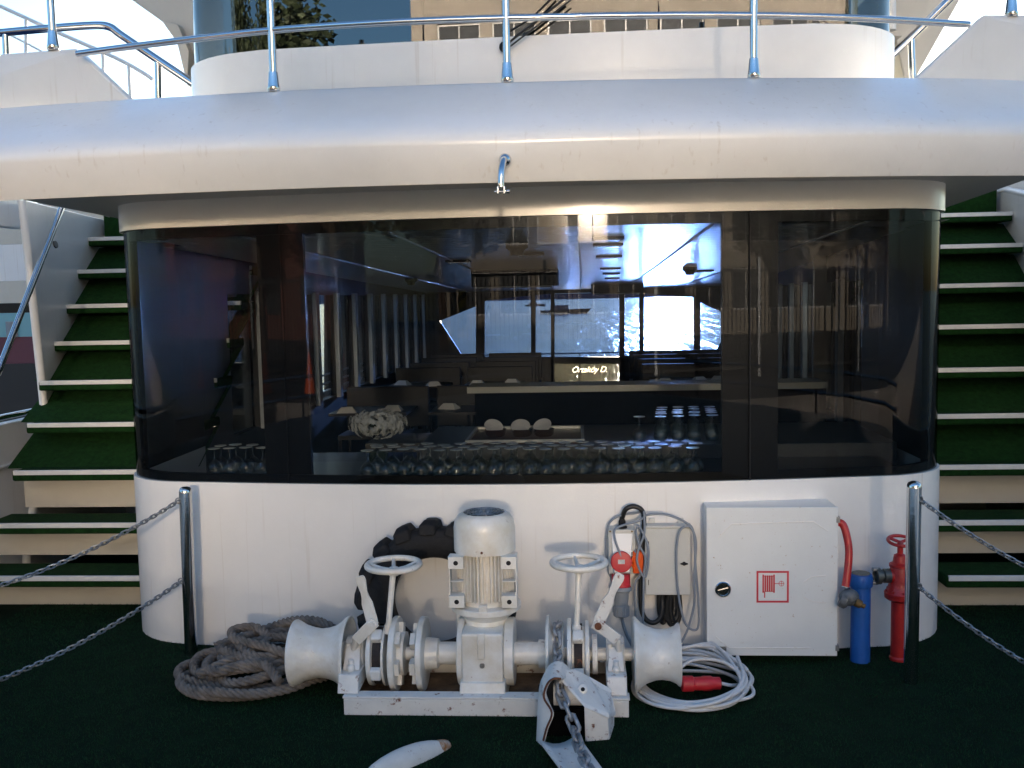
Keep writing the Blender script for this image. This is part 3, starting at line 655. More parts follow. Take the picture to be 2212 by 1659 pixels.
# ================================================================== STAIRS
def stair(side):
    L_ = side < 0
    t = thing('staircase', 'green carpeted steps with white nosings climbing on the %s of the deckhouse' % ('left' if L_ else 'right'), 'stairs', (side*2.9, 6, 0), 'carpeted side staircases')
    vs = (1250, 1135, 1020, 917, 825, 740, 660, 585, 515) if L_ else (1250, 1130, 1010, 900, 800, 707, 618, 533, 465)
    xw = [-3.55, -3.52, -3.48, -3.53, -3.585, -3.63, -3.665, -3.706, -3.74] if L_ else [3.30, 3.33, 3.36, 3.40, 3.43, 3.46, 3.49, 3.52, 3.56]
    zs = []
    for k, v in enumerate(vs):
        Y = 5.5+.28*k; z = at(270 if L_ else 2060, v, Y).z; zs.append(z)
        xo = xw[k]; xi = side*2.285
        a, b = min(xo, xi), max(xo, xi)
        ra, rb = (a-.07, b) if L_ else (a, b+.07)
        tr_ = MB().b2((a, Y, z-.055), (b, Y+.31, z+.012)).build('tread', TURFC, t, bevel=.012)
        MB().b2((a+.012, Y-.006, z-.014), (b-.012 if L_ and k < 3 else b-.002, Y+.012, z+.017)).build('nosing', NOSE, tr_, bevel=.003)
        # riser
        zt_ = z-.056; zb = 0 if k == 0 else zs[k-1]+.013
        if k > 0 or True:
            yr_ = Y+.25
            yb_ = Y-.28+.15 if k >= 3 else yr_; zb_ = zs[k-1]+.005 if k else 0.
            MB().prism([(ra, yb_, zb_), (ra, yr_, zt_), (ra, yr_+.03, zt_), (ra, yb_+.03, zb_)], (rb-ra, 0, 0)).build('riser', BEIGE if k < 3 else TURFC, t, smooth=0)
    a, b = sorted((side*4.05, side*2.2)); MB().b2((a, 8.28, .0), (b, 8.32, 2.66)).build('sun_block_panel', BEIGE, t, smooth=0)  # added panel behind the risers, stops low sun leaking between the steps
    # top landing
    Y = 5.5+.28*9; a, b = sorted((xw[-1], side*2.285))
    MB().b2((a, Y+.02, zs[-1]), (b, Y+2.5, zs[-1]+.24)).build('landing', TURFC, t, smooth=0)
    # outer wall of the stair
    P = []
    x0, y0 = xw[2]+side*.01, 6.15; x1, y1 = xw[8]+side*.045, 8.1
    def W_(y): return x0+(x1-x0)*(y-y0)/(y1-y0)
    if L_: prof_ = [(6.2, -.02), (6.3, .3), (6.62, .8), (6.72, .95), (6.68, 1.4), (6.62, 2.0), (6.55, 2.60), (9.6, 2.60), (9.6, -.02)]
    else: prof_ = [(5.6, -.02), (5.62, .3), (5.75, .9), (6.0, 1.5), (6.6, 2.0), (7.3, 2.5), (8.0, 2.62), (9.6, 2.62), (9.6, -.02)]
    MB().prism([(W_(y), y, z) for y, z in prof_], (side*.05, 0, 0)).build('side_wall', HULLW, t, smooth=0, bevel=.008)
    mw = MB()
    if L_:
        pr = prof_[:7]
        mw.tube([(W_(y)+side*.025, y, z) for y, z in pr], .03, 8)
    else: mw.tube([(W_(y)+side*.025, y, z) for y, z in prof_[:8]], .03, 8)
    mw.build('wall_edge', HULLW, t, smooth=60)
    if L_:
        # weld bead and hinge lines
        MB().tube([at(60, 432, 6.8), at(150, 442, 7.4), at(236, 468, 8.0)], .006, 6).build('weld_bead', HULLW, t)
    return t, W_
stL, WL = stair(-1); stR, WR = stair(1)
# handrail on left stair wall
hr = thing('stair_handrail', 'polished tube handrail slanting up the left stair wall', 'handrail', (-3.5, 6.5, 1.8))
a = at(-25, 858, 5.75); b = at(137, 440, 6.85)
MB().tube([a, b], .021, 14).build('tube', CHROME, hr, smooth=60)
c = a.lerp(b, .80); MB().tube([c, c+V((-.03, .02, -.05)), c+V((-.06, .06, -.05))], .009, 8).build('bracket', CHROME, hr, smooth=60); MB().lathe([(.028, 0), (.026, .01)], c+V((.015, .03, -.045)), (1, 0, .2), n=14).build('bracket_plate', BLK, hr)
# outer side plating with its opening, left and right
for sx in (-1, 1):
    t = thing('hull_side', 'white hull side plating with a large opening beside the %s stairs' % ('left' if sx < 0 else 'right'), 'hull plating', (sx*3.7, 5.5, 0), 'hull side plating')
    if sx < 0:
        MB().b2((sx*3.78, 3.2, 2.42), (sx*3.70, 6.75, 2.85)).build('header', HULLW, t, bevel=.01)
        MB().b2((sx*3.78, 3.2, -.1), (sx*3.70, 6.9, 1.07)).build('lower_panel', HULLW, t, bevel=.01)
        MB().tube([(sx*3.68, 3.2, 1.12), (sx*3.68, 6.75, 1.12)], .022, 12).build('rail', CHROME, t, smooth=60)
        MB().tube([(sx*3.685, 3.2, .80), (sx*3.685, 6.5, .78)], .012, 10).build('rubbing_strip', NOSE, t)
    else:
        MB().b2((sx*3.70, 3.2, -.1), (sx*3.78, 9, .9)).build('lower_panel', HULLW, t, bevel=.01)
        MB().b2((sx*3.70, 7.6, .9), (sx*3.78, 11, 3.0)).build('rear_panel', HULLW, t, bevel=.01)
# pale box housings on the upper deck at the stair heads
for sx in (-1, 1):
    tag(MB().b2((sx*2.5, 9.3, 2.51), (sx*3.75, 9.5, 3.25)).build('stair_head_screen', HULLW, bevel=.01), 'white screen plate standing at the head of the %s stairs' % ('left' if sx < 0 else 'right'), 'screen', 'stair head screens')
# ================================================================== FOREDECK GEAR
def yw(x, z): return 4.91+.045*x*x
# ------------------------------------------------------------------ anchor windlass
AY, AZ = 4.40, .20
wd_ = thing('anchor_windlass', 'white electric anchor windlass with two drums, upright motor and two handwheels', 'windlass', (-.2, 4.4, 0))
X1 = (1, 0, 0)
fr = MB()
fr.b2((-.835, 4.165, .0), (.44, 4.18, .075)); fr.b2((-.84, 4.165, .076), (.445, 4.235, .086)); fr.b2((-.835, 4.62, .0), (.44, 4.635, .09)); fr.b2((-.84, 4.57, .091), (.445, 4.635, .10))
fr.b2((-.835, 4.181, .0), (-.82, 4.619, .075)); fr.b2((.425, 4.181, .0), (.44, 4.619, .075)); fr.b2((-.32, 4.181, 0), (-.30, 4.619, .074))
fr.build('base_frame', CWHITE, wd_, smooth=0, bevel=.003)
MB().b2((-.818, 4.183, .012), (.423, 4.617, .022)).build('drip_tray', RUSTF, wd_, smooth=0)
# pedestals and bearings
for x0, x1, ct_, ri in ((-.87, -.775, -.82, 0), (.345, .435, .385, 1)):
    MB().b2((x0, 4.20, .087), (x1, 4.52, .145+.0)).build('pedestal', CWHITE, wd_, smooth=0, bevel=.006) if False else MB().hull([(x0, 4.19, .087), (x1, 4.19, .087), (x0, 4.55, .101), (x1, 4.55, .101), (x0, 4.22, .165), (x1, 4.22, .165), (x0, 4.55, .165), (x1, 4.55, .165)]).build('pedestal', CWHITE, wd_, smooth=0, bevel=.006)
    b = MB(); b.hull([(x0+.008, 4.27, .166), (x1-.008, 4.27, .166), (x0+.008, 4.52, .166), (x1-.008, 4.52, .166), (x0+.015, 4.33, .26), (x1-.015, 4.33, .26), (x0+.015, 4.47, .26), (x1-.015, 4.47, .26)])
    b.cyl((x0+.004, AY, AZ+.01), (x1-.004, AY, AZ+.01), .072, n=28)
    for yy in (4.29,): b.cyl(((x0+x1)/2, yy-.012, .17), ((x0+x1)/2, yy-.012, .215), .014, n=6)
    b.cyl(((x0+x1)/2, AY-.03, .26), ((x0+x1)/2, AY-.03, .29), .016, n=6)
    b.build('bearing', CWHITE if ri else WWHITE, wd_, bevel=.004)
    for dx in (-.025, .025): MB().tube([((x0+x1)/2+dx, AY-.075, .19), ((x0+x1)/2+dx, AY-.06, .27)], .012, 10).build('bearing_rib', WWHITE, wd_)
    MB().ball(((x0+x1)/2, 4.27, .178), .02, 12, (1, 1, 1)).build('bolt_head', WWHITE, wd_)
# shaft pieces
for a, b, r_ in ((-.90, -.77, .026), (-.775, -.45, .03), (.06, .50, .03)): MB().cyl((a, AY, AZ), (b, AY, AZ), r_, n=24).build('shaft', WWHITE, wd_)
for a, b in ((-.47, -.30), (-.125, .055)):
    m_ = MB(); m_.cyl((a, AY, AZ+.002), (b, AY, AZ+.002), .052, n=32); m_.build('shaft_sleeve', WWHITE, wd_)
# warping drums
dp = [(.10, 0), (.142, .0), (.152, .004), (.155, .012), (.146, .03), (.13, .06), (.118, .10), (.113, .135), (.117, .17), (.128, .205), (.148, .235), (.165, .252), (.170, .262), (.170, .27), (.160, .27), (.135, .22), (.11, .17), (.05, .165)]
dl = MB(); dl.lathe(dp, (-1.128, AY, AZ), X1, 64, True, True); dl.build('warping_drum', WWHITE, wd_, smooth=38)
MB().lathe([(.055, 0), (.055, .02), (.04, .035), (.04, .05)], (-.905, AY, AZ), X1, 28).build('drum_collar', WWHITE, wd_)
dr = MB(); dr.lathe([(.06, 0), (.165, 0), (.172, .006), (.170, .014), (.150, .032), (.130, .06), (.116, .10), (.113, .13), (.118, .165), (.130, .195), (.141, .205), (.144, .212), (.132, .212), (.11, .17), (.03, .16)], (.472, AY, AZ), X1, 64); dr.build('warping_drum', WWHITE, wd_, smooth=38)
# left brake drum, band and clutch disc
def cog(m, x0, x1, r0, r1, nt, c=(AY, AZ), fill=.5):
    for k in range(nt):
        a = 2*PI*k/nt+.2; w_ = PI/nt*fill*2*.5
        pts = []
        for (rr, da) in ((r0, -w_*1.15), (r1, -w_*.8), (r1, w_*.8), (r0, w_*1.15)): pts.append((x0, c[0]+rr*math.cos(a+da), c[1]+rr*math.sin(a+da)))
        m.prism(pts, (x1-x0, 0, 0))
for (bx, sgn, ri) in ((-.70, 1, 0), (.225, 1, 1)):
    # brake drum: two flanges with a recessed band between
    if not ri: m_ = MB(); m_.lathe([(.05, 0), (.143, 0), (.146, .01), (.146, .02), (.128, .024), (.128, .066), (.146, .07), (.146, .08), (.05, .084)], (bx-.052, AY, AZ), X1, 48)
    else: m_ = MB(); m_.lathe([(.05, 0), (.160, 0), (.163, .004), (.163, .018), (.125, .022), (.125, .078), (.150, .082), (.153, .086), (.153, .1), (.05, .102)], (bx-.055, AY, AZ), X1, 48)
    m_.build('brake_drum', WWHITE, wd_, smooth=35)
    bb = MB(); rows = []
    for k in range(41):
        a = -PI*.5-PI*.95+2*PI*.96*k/40; rows.append([V((bx+dx, AY+rr*math.cos(a), AZ+rr*math.sin(a))) for dx, rr in ((-.024, .129), (-.024, .139), (.014, .139), (.014, .129), (-.024, .129))])
    bb.grid(rows); bb.build('brake_band', BRKB, wd_)
    for a0, zz in ((2.25, 0), (3.45, 0)):
        c = V((bx-.005, AY+.142*math.cos(a0), AZ+.142*math.sin(a0)))
        MB().box(c, (.05, .05, .055), M.Rotation(a0, 3, 'X')).build('band_clamp', CWHITE, wd_, bevel=.008)
    # screw spindle and handwheel
    hx, hz = (-.635, .625) if not ri else (.229, .634); sx_ = -.66 if not ri else .213
    a = V((sx_, AY-.06, .315)); b = V((hx, AY+.0, hz-.01))
    MB().cyl(a, b, .014, n=16).build('spindle', WWHITE, wd_); MB().cyl(a, a.lerp(b, .13), .02, n=16).build('spindle_nut', CWHITE if ri else WWHITE, wd_)
    hw_ = MB(); hw_.torus((hx, AY, hz), (0, 0, 1), .122, .0145, 56, 12)
    hub = V((hx, AY, hz-.02)); hw_.build('handwheel_rim', WWHITE, wd_, smooth=60)
    MB().lathe([(.022, -.03), (.028, -.022), (.028, .0), (.02, .008)], hub, (0, 0, 1), 20).build('handwheel_hub', WWHITE, wd_)
    for k in range(5):
        a_ = 2*PI*k/5+.5; e = V((math.cos(a_), math.sin(a_), 0))
        MB().tube([hub+e*.018+V((0, 0, -.008)), hub+e*.06+V((0, 0, .0)), hub+e*.115+V((0, 0, .018))], [.013, .010, .009], 8).build('handwheel_spoke', WWHITE, wd_, smooth=60)
m_ = MB(); m_.lathe([(.05, 0), (.168, 0), (.172, .005), (.172, .022), (.168, .027), (.10, .03), (.10, .06), (.05, .062)], (-.648, AY, AZ), X1, 56); cog(m_, -.620, -.600, .09, .145, 6)
m_.build('clutch_disc', WWHITE, wd_, smooth=30)
m_ = MB(); m_.lathe([(.04, 0), (.085, .0), (.09, .01), (.165, .014), (.17, .018), (.17, .038), (.165, .042), (.075, .044), (.07, .10), (.05, .11)], (-.535, AY, AZ), X1, 56); cog(m_, -.552, -.528, .08, .14, 6)
m_.build('clutch_disc', WWHITE, wd_, smooth=30)
# chain wheel on the right
m_ = MB(); m_.lathe([(.06, 0), (.172, 0), (.176, .005), (.176, .014), (.150, .02), (.118, .035), (.105, .045), (.105, .055), (.118, .065), (.150, .08), (.150, .081)], (.072, AY, AZ), X1, 48)
m_.build('chain_wheel', WWHITE, wd_, smooth=30); MB().lathe([(.065, 0), (.065, .035)], (.036, AY, AZ), X1, 28).build('wheel_hub', WWHITE, wd_)
MB().lathe([(.09, 0), (.09, .022), (.04, .024)], (.285, AY, AZ), X1, 32).build('clutch_ring', CWHITE, wd_, smooth=30)
# levers: a flat handle and a bent link
def lever(p0, p1, p2, p3, m_mat):
    P0, P1 = V(p0), V(p1); d = (P1-P0).normalized(); n_ = V((0, 1, 0)).cross(d).normalized()
    def w2(t): return [.016, .022, .024, .016, .018, .026, .027, .024][t]
    ts = (0, .04, .10, .32, .42, .55, .9, 1.0); L_ = [P0.lerp(P1, t)+n_*w2(i) for i, t in enumerate(ts)]; R_ = [P0.lerp(P1, t)-n_*w2(i) for i, t in enumerate(ts)]
    m = MB(); m.prism(L_+R_[::-1], (0, .012, 0)); m.build('lever_handle', m_mat, wd_, smooth=0, bevel=.003)
    m = MB(); P2, P3 = V(p2), V(p3); d2 = (P3-P2).normalized(); n2 = V((0, 1, 0)).cross(d2)*.026
    m.prism([P2-n2-d2*.02, P2+n2-d2*.02, P3+n2, P3-n2], (0, .012, 0)); m.build('lever_link', m_mat, wd_, smooth=0, bevel=.003)
    MB().cyl(V(p2)+V((0, -.012, 0)), V(p2)+V((0, .03, 0)), .016, n=16).build('pivot_bolt', RUSTM if m_mat is CWHITE else WWHITE, wd_)
y_ = 4.30
lever(at(776, 1245, y_), at(806, 1352, y_), at(803, 1350, y_-.013), at(768, 1385, y_-.013), WWHITE)
lever(at(1341, 1240, y_), at(1291, 1350, y_), at(1292, 1352, y_-.013), at(1335, 1383, y_-.013), CWHITE)
MB().tube([at(1333, 1378, y_), at(1337, 1405, y_+.03), at(1340, 1425, y_+.05)], .016, 10).build('lever_rod', CWHITE, wd_)
MB().tube([at(772, 1380, y_), at(765, 1400, y_+.03), at(762, 1425, y_+.05)], .016, 10).build('lever_rod', WWHITE, wd_)
# gearbox
gb = MB(); gb.hull([(-.305, 4.24, .35), (-.12, 4.24, .35), (-.305, 4.24, .03), (-.12, 4.24, .03), (-.305, 4.55, .35), (-.12, 4.55, .35), (-.305, 4.55, .03), (-.12, 4.55, .03)])
gb.hull([(-.318, 4.225, .112), (-.105, 4.225, .112), (-.325, 4.215, .087), (-.10, 4.215, .087), (-.318, 4.5, .112), (-.105, 4.5, .112), (-.325, 4.5, .087), (-.10, 4.5, .087)]) if False else None
gb.build('gearbox', WWHITE, wd_, smooth=0, bevel=.008)
MB().hull([(-.315, 4.225, .13), (-.11, 4.225, .13), (-.318, 4.19, .02), (-.107, 4.19, .02), (-.315, 4.5, .13), (-.11, 4.5, .13), (-.318, 4.5, .02), (-.107, 4.5, .02)]).build('gearbox_foot', WWHITE, wd_, smooth=0, bevel=.006)
for a, b in ((-.335, -.306), (-.119, -.075)): MB().lathe([(.06, 0), (.150, .0), (.155, .004), (.155, b-a-.004), (.150, b-a)], (a, AY+.01, AZ+.01), X1, 40).build('gearbox_cover', WWHITE, wd_, smooth=35)
MB().box((-.215, 4.228, .30), (.032, .022, .12)).build('gearbox_rib', WWHITE, wd_, bevel=.004)
MB().cyl((-.213, 4.232, .205), (-.213, 4.245, .205), .012, n=12).build('oil_plug', GALV, wd_)
MX, MY = -.208, 4.43
MB().lathe([(.10, .30), (.10, .37), (.145, .405), (.150, .41)], (MX, MY, 0), (0, 0, 1), 36).build('motor_neck', WWHITE, wd_, smooth=35)
MB().lathe([(.155, .411), (.163, .415), (.163, .437), (.158, .441), (.12, .442)], (MX, MY, 0), (0, 0, 1), 48).build('motor_flange', WWHITE, wd_, smooth=35)
for k in range(6):
    a = 2*PI*k/6+.52; MB().cyl((MX+.143*math.cos(a), MY+.143*math.sin(a), .441), (MX+.143*math.cos(a), MY+.143*math.sin(a), .452), .011, n=6).build('flange_bolt', WWHITE, wd_)
mf_ = MB(); mf_.lathe([(.108, .442), (.108, .70)], (MX, MY, 0), (0, 0, 1), 40)
for k in range(44):
    a = 2*PI*k/44; e = V((math.cos(a), math.sin(a), 0)); s_ = V((-math.sin(a), math.cos(a), 0))*.0018; c0 = V((MX, MY, .47)); c1 = V((MX, MY, .70))
    mf_.hull([c0+e*.105+s_, c0+e*.105-s_, c0+e*.135+s_, c0+e*.135-s_, c1+e*.105+s_, c1+e*.105-s_, c1+e*.135+s_, c1+e*.135-s_])
mf_.build('motor_body', WWHITE, wd_, smooth=20)
MB().lathe([(.139, .690), (.142, .69), (.143, .70), (.143, .80), (.138, .83), (.122, .855), (.10, .868), (.096, .868), (.096, .86)], (MX, MY, 0), (0, 0, 1), 56, False, False).build('fan_cover', WWHITE, wd_, smooth=50)
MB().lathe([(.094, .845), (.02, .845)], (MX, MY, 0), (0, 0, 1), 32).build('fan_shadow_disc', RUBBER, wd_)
gr = MB()
for r_ in (.012, .03, .048, .066, .084): gr.torus((MX, MY, .870), (0, 0, 1), r_, .0018, 36, 6)
for k in range(14):
    a = 2*PI*k/14; gr.tube([(MX+.01*math.cos(a), MY+.01*math.sin(a), .870), (MX+.097*math.cos(a), MY+.097*math.sin(a), .868)], .0018, 6)
gr.build('fan_grille', GALV, wd_)
for sx in (-1, 1):
    m = MB(); x0 = MX+sx*.085; x1 = MX+sx*.155; a, b = sorted((x0, x1))
    for z0, z1 in ((.455, .51), (.635, .69)):
        m.b2((a, MY-.142, z0), (b, MY-.132, z1)); m.b2((a, MY-.132, z0), (a+.004, MY-.08, z1)); m.b2((b-.004, MY-.132, z0), (b, MY-.05, z1))
        m.b2((a+.004, MY-.131, z0), (b-.004, MY-.08, z0+.004)); m.b2((a+.004, MY-.131, z1-.004), (b-.004, MY-.08, z1))
    e0, e1 = (b-.006, b) if sx > 0 else (a, a+.006)
    m.b2((e0, MY-.128, .511), (e1, MY-.06, .634)); m.b2((a+.005, MY-.125, .57), (b-.005, MY-.09, .574))
    m.build('mounting_foot', WWHITE, wd_, smooth=0, bevel=.0015)
    for z_ in (.4825, .6625): MB().cyl(((a+b)/2, MY-.1425, z_), ((a+b)/2, MY-.14, z_), .011, n=14).build('bolt_hole', RUBBER, wd_)
MB().box((MX, MY-.148, .452), (.038, .02, .03)).build('drain_lug', WWHITE, wd_, bevel=.003)
MB().cyl((MX, MY-.146, .71), (MX, MY-.138, .71), .006, n=10).build('cover_screw', RUSTM, wd_)
MB().tube([(-.345, 4.52, .40), (-.345, 4.53, .20), (-.345, 4.53, .03)], .018, 12).build('grease_pipe', WWHITE, wd_)
# ------------------------------------------------------------------ chain stopper / spurling pipe with anchor chain
cs = thing('chain_stopper', 'white hooded steel chain guide with rust round its mouth, in front of the windlass', 'chain guide', (.2, 4, 0))
cb = MB()
cb.hull([at(1262, 1526, 3.93), at(1314, 1552, 3.95), at(1317, 1605, 3.95), at(1265, 1616, 3.93), at(1262, 1490, 4.02), at(1327, 1546, 4.08), at(1326, 1600, 4.10), at(1270, 1600, 4.15), at(1280, 1475, 4.12), at(1319, 1497, 4.14)])
cb.build('right_cheek', CWHITE, cs, smooth=0, bevel=.006)
rf = MB(); rf.prism([at(1214, 1473, 3.98), at(1262, 1527, 3.925), at(1316, 1551, 3.945), at(1330, 1545, 4.08), at(1320, 1496, 4.15), at(1271, 1468, 4.12), at(1240, 1453, 4.10), at(1222, 1455, 4.05)], (0, .012, .012)); rf.build('sloping_hood', CWHITE, cs, smooth=0, bevel=.004)
c_ = at(1290-35, 1493, 3.99)
MB().lathe([(.020, 0), (.020, .006), (.010, .010)], at(1259, 1489, 4.0), (-.05, -.8, .6), 20).build('pin_boss', WWHITE, cs); MB().lathe([(.009, 0), (.007, .006)], at(1259, 1489, 3.99), (-.05, -.8, .6), 14).build('pin', RUBBER, cs)
# left cheek: sheet curling over the chain
rows = []
for k in range(9):
    t = k/8; a = PI*(1-.86*t) if False else 0
outer = cr([at(1158, 1605, 3.93), at(1160, 1560, 3.94), at(1163, 1500, 3.96), at(1170, 1466, 3.97), at(1188, 1449, 3.98), at(1206, 1450, 3.985), at(1216, 1462, 3.985)], 5)
inner = cr([at(1169, 1618, 3.88), at(1180, 1575, 3.89), at(1192, 1540, 3.90), at(1175, 1507, 3.905), at(1182, 1478, 3.91), at(1196, 1466, 3.915), at(1212, 1466, 3.92)], 5)
back = [p+V((.015, .13, -.01)) for p in outer]
ck = MB(); n_ = len(outer)
ck.grid([back, outer, inner, [p+V((.008, .01, -.004)) for p in inner], [p+V((.012, .02, -.014)) for p in outer], [p+V((.016, .0, -.012)) for p in back], back])
ck.build('left_cheek', CWHITE, cs, smooth=60)
ed = MB(); ed.tube(inner, .0045, 8); ed.build('rusty_edge', RUSTM, cs)
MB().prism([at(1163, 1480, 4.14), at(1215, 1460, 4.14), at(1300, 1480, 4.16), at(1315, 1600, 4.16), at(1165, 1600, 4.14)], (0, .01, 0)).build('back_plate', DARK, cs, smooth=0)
MB().prism([at(1180, 1540, 4.0), at(1262, 1530, 4.0), at(1268, 1612, 3.98), at(1170, 1616, 3.96)], (0, .01, 0)).build('throat_shade', VOID, cs, smooth=0)  # flat black sheet, stands for the shade inside the hood mouth
MB().cyl(at(1196, 1500, 4.03), at(1262, 1500, 4.03), .045, n=24).build('roller', CWHITE, cs)
tg = MB(); L0, L1, L2, L3 = atz(1166, 1620, .01), atz(1250, 1606, .01), atz(1318, 1700, .01), atz(1225, 1700, .01)
rows = []
for i in range(7):
    t = i/6; a = L0.lerp(L3, t); b = L1.lerp(L2, t)
    rows.append([a.lerp(b, s)+V((0, 0, .030-.028*math.sin(PI*s))) for s in [q/6 for q in range(7)]])
tg.grid(rows); tgo = tg.build('chute', CWHITE, cs, smooth=60); so_ = tgo.modifiers.new('thick', 'SOLIDIFY'); so_.thickness = .012
ac = thing('anchor_chain', 'heavy worn galvanised anchor chain running over the chain wheel and down through the guide', 'chain', (.13, 4.2, .3))
path = [(.125, AY+.115*math.cos(a), AZ+.135*math.sin(a)) for a in [1.2+.25*i for i in range(7)]] + [at(1206, 1440, 4.14), at(1207, 1465, 4.02), at(1212, 1500, 3.955), at(1224, 1530, 3.91), at(1240, 1570, 3.885), atz(1250, 1612, .05), atz(1262, 1640, .04), atz(1284, 1690, .04)]
MB().chain(cr(path, 6), .052, .0085, .020, 8).build('links', mat('worn_chain', (.42, .43, .45), .45, .5, bump=.4, bscale=70, var=.6, vscale=25), ac, smooth=60)
# second hawse lip, only its rim in the photograph
hl = MB(); c = V((-.475, 3.725, -.012)); ax_ = V((.46, .46, 0)).normalized(); rot = M.Rotation(math.atan2(ax_.y, ax_.x), 3, 'Z')
hl.ball(c, 1.0, 28, (.215, .050, .078), rot); tag(hl.build('hawse_lip', mat('hawse_paint', (.62, .62, .60), .4, bump=.1, bscale=60, var=.15, vscale=8, rust=.6), smooth=60), 'white oval steel hawse lip with a rusty tip in the turf at the bottom edge', 'hawse lip')
_lip = bpy.data.objects['hawse_lip']
hl = MB(); hl.ball(c+V((ax_.x*.160, ax_.y*.160, .012)), 1.0, 20, (.066, .030, .040), rot); hl.build('rusty_tip', mat('orange_rust', (.30, .12, .03), .85, bump=.5, bscale=90, col2=(.50, .46, .40), vscale=45), _lip, smooth=60)
# ------------------------------------------------------------------ tyre against the wall
tc_ = V((-.50, 4.79, .335)); ty = thing('tyre_fender', 'black tractor tyre with lugged tread leaning on the white wall behind the windlass', 'tyre', tc_)
axt = V((0, -1, .12)).normalized()
x_, y2_ = frame_of(axt)
prof_t = [(.22, -.05), (.23, -.065), (.29, -.075), (.345, -.07), (.370, -.05), (.375, 0), (.370, .05), (.345, .07), (.29, .075), (.23, .065), (.22, .05), (.225, 0)]
MB().lathe(prof_t+[prof_t[0]], tc_, axt, 64, False, False).build('carcass', RUBBER, ty, smooth=50)
lg = MB()
for k in range(17):
    a = 2*PI*k/17+.1
    for sd in (-1, 1):
        a0 = a; e = x_*math.cos(a0)+y2_*math.sin(a0); s_ = x_*-math.sin(a0)+y2_*math.cos(a0)
        w_ = .034
        lg.hull([tc_+e*r_+s_*q+axt*h*sd for (r_, h) in ((.36, .0), (.412, .0), (.412, .05), (.385, .078), (.33, .082)) for q in ((-w_*(1.25 if r_ < .4 else .85)+h*.4), (w_*(1.25 if r_ < .4 else .85)+h*.4))])
lg.build('tread_lugs', RUBBER, ty, smooth=0, bevel=.011, segs=3)
# ------------------------------------------------------------------ rope pile
def rope_path(seed):
    rng = random.Random(seed); pts = []; cx, cy = -1.375, 4.56
    # loops wandering round a bean-shaped coil; height grows with each loop
    for lp in range(8):
        sx = rng.uniform(.27, .36)-.020*lp; sy = rng.uniform(.24, .31)-.014*lp; ox = rng.uniform(-.03, .05)+.012*lp; oy = rng.uniform(-.03, .05)+.015*lp; ph = rng.uniform(-.3, .3)
        for k in range(9):
            a = 2*PI*k/9+ph; z = .024+lp*.019+.018*math.sin(a*2+lp)+(.035*max(0, math.sin(a))*lp/7)
            x = cx+ox+sx*math.cos(a)*(1+.14*math.sin(2*a+lp)); y = cy+oy+sy*math.sin(a)*(1+.12*math.cos(3*a+lp*1.7))
            pts.append(V((x+.10*max(0, math.sin(a)), y, max(.024, z))))
    return pts
rp = thing('rope_pile', 'pile of thick worn grey twisted mooring rope on the turf left of the windlass', 'rope', (-1.35, 4.55, 0))
def tri(a): return .70+.34*abs(math.cos(2*a))
def rope(path, nm, r=.0235):
    P = cr(path, 26); P = [p+V((-.07, 0, 0)) for p in P]; MB().tube(P, r, 24, prof=tri, twist=46).build(nm, ROPE, rp, smooth=70)
rope(rope_path(11), 'rope_strand')
q = [(-1.52, 4.36, .10), (-1.42, 4.44, .13), (-1.33, 4.53, .15), (-1.27, 4.66, .17), (-1.36, 4.75, .20), (-1.45, 4.68, .21), (-1.40, 4.58, .20), (-1.25, 4.54, .18), (-1.12, 4.50, .16), (-1.0, 4.52, .12), (-.93, 4.6, .08)]
rope(q, 'rope_strand')
q = [(-1.63, 4.43, .05), (-1.55, 4.33, .05), (-1.40, 4.27, .06), (-1.22, 4.26, .055), (-1.08, 4.33, .05), (-.98, 4.42, .06), (-.93, 4.5, .05), (-.95, 4.66, .04)]
rope(q, 'rope_strand')
q = [(-1.60, 4.80, .08), (-1.45, 4.86, .12), (-1.30, 4.86, .17), (-1.18, 4.80, .22), (-1.05, 4.74, .24), (-.93, 4.7, .20), (-.88, 4.62, .10)]
rope(q, 'rope_strand')
q = [(-1.10, 4.30, .10), (-1.20, 4.40, .14), (-1.32, 4.42, .13), (-1.42, 4.36, .12), (-1.50, 4.44, .12), (-1.50, 4.58, .12), (-1.40, 4.66, .14), (-1.22, 4.70, .17), (-1.08, 4.62, .18), (-1.0, 4.50, .14)]
rope(q, 'rope_strand')
# ------------------------------------------------------------------ white cable coil with red connector
wc_ = thing('cable_coil', 'white power cable coiled loosely on the turf under the right drum', 'cable', (.78, 4.5, 0))
rng = random.Random(4); pts = []
for lp in range(13):
    sx = rng.uniform(.235, .285); sy = rng.uniform(.23, .30); ox = rng.uniform(-.03, .02); oy = rng.uniform(-.03, .04); ph = rng.uniform(0, 1)
    for k in range(10):
        a = 2*PI*k/10+ph; pts.append(V((.755+ox+sx*math.cos(a), 4.50+oy+sy*math.sin(a)+.03*math.cos(2*a+lp), .012+.0085*lp*(.55+.45*math.sin(a+.8))+.004*math.sin(3*a+lp))))
MB().tube(cr(pts, 7), .0085, 8).build('cable', CABW, wc_, smooth=70)
MB().tube(cr([(.5, 4.36, .06), (.60, 4.5, .09), (.72, 4.58, .10), (.86, 4.60, .10), (.97, 4.52, .09)], 8), .0085, 8).build('cable', CABW, wc_, smooth=70)
MB().tube(cr([(.64, 4.42, .08), (.76, 4.56, .11), (.9, 4.55, .11), (.98, 4.46, .08)], 8), .0085, 8).build('cable', CABW, wc_, smooth=70)
c0 = at(1472, 1477, 4.40); c1 = at(1557, 1476, 4.42); d_ = (c1-c0); L_ = d_.length
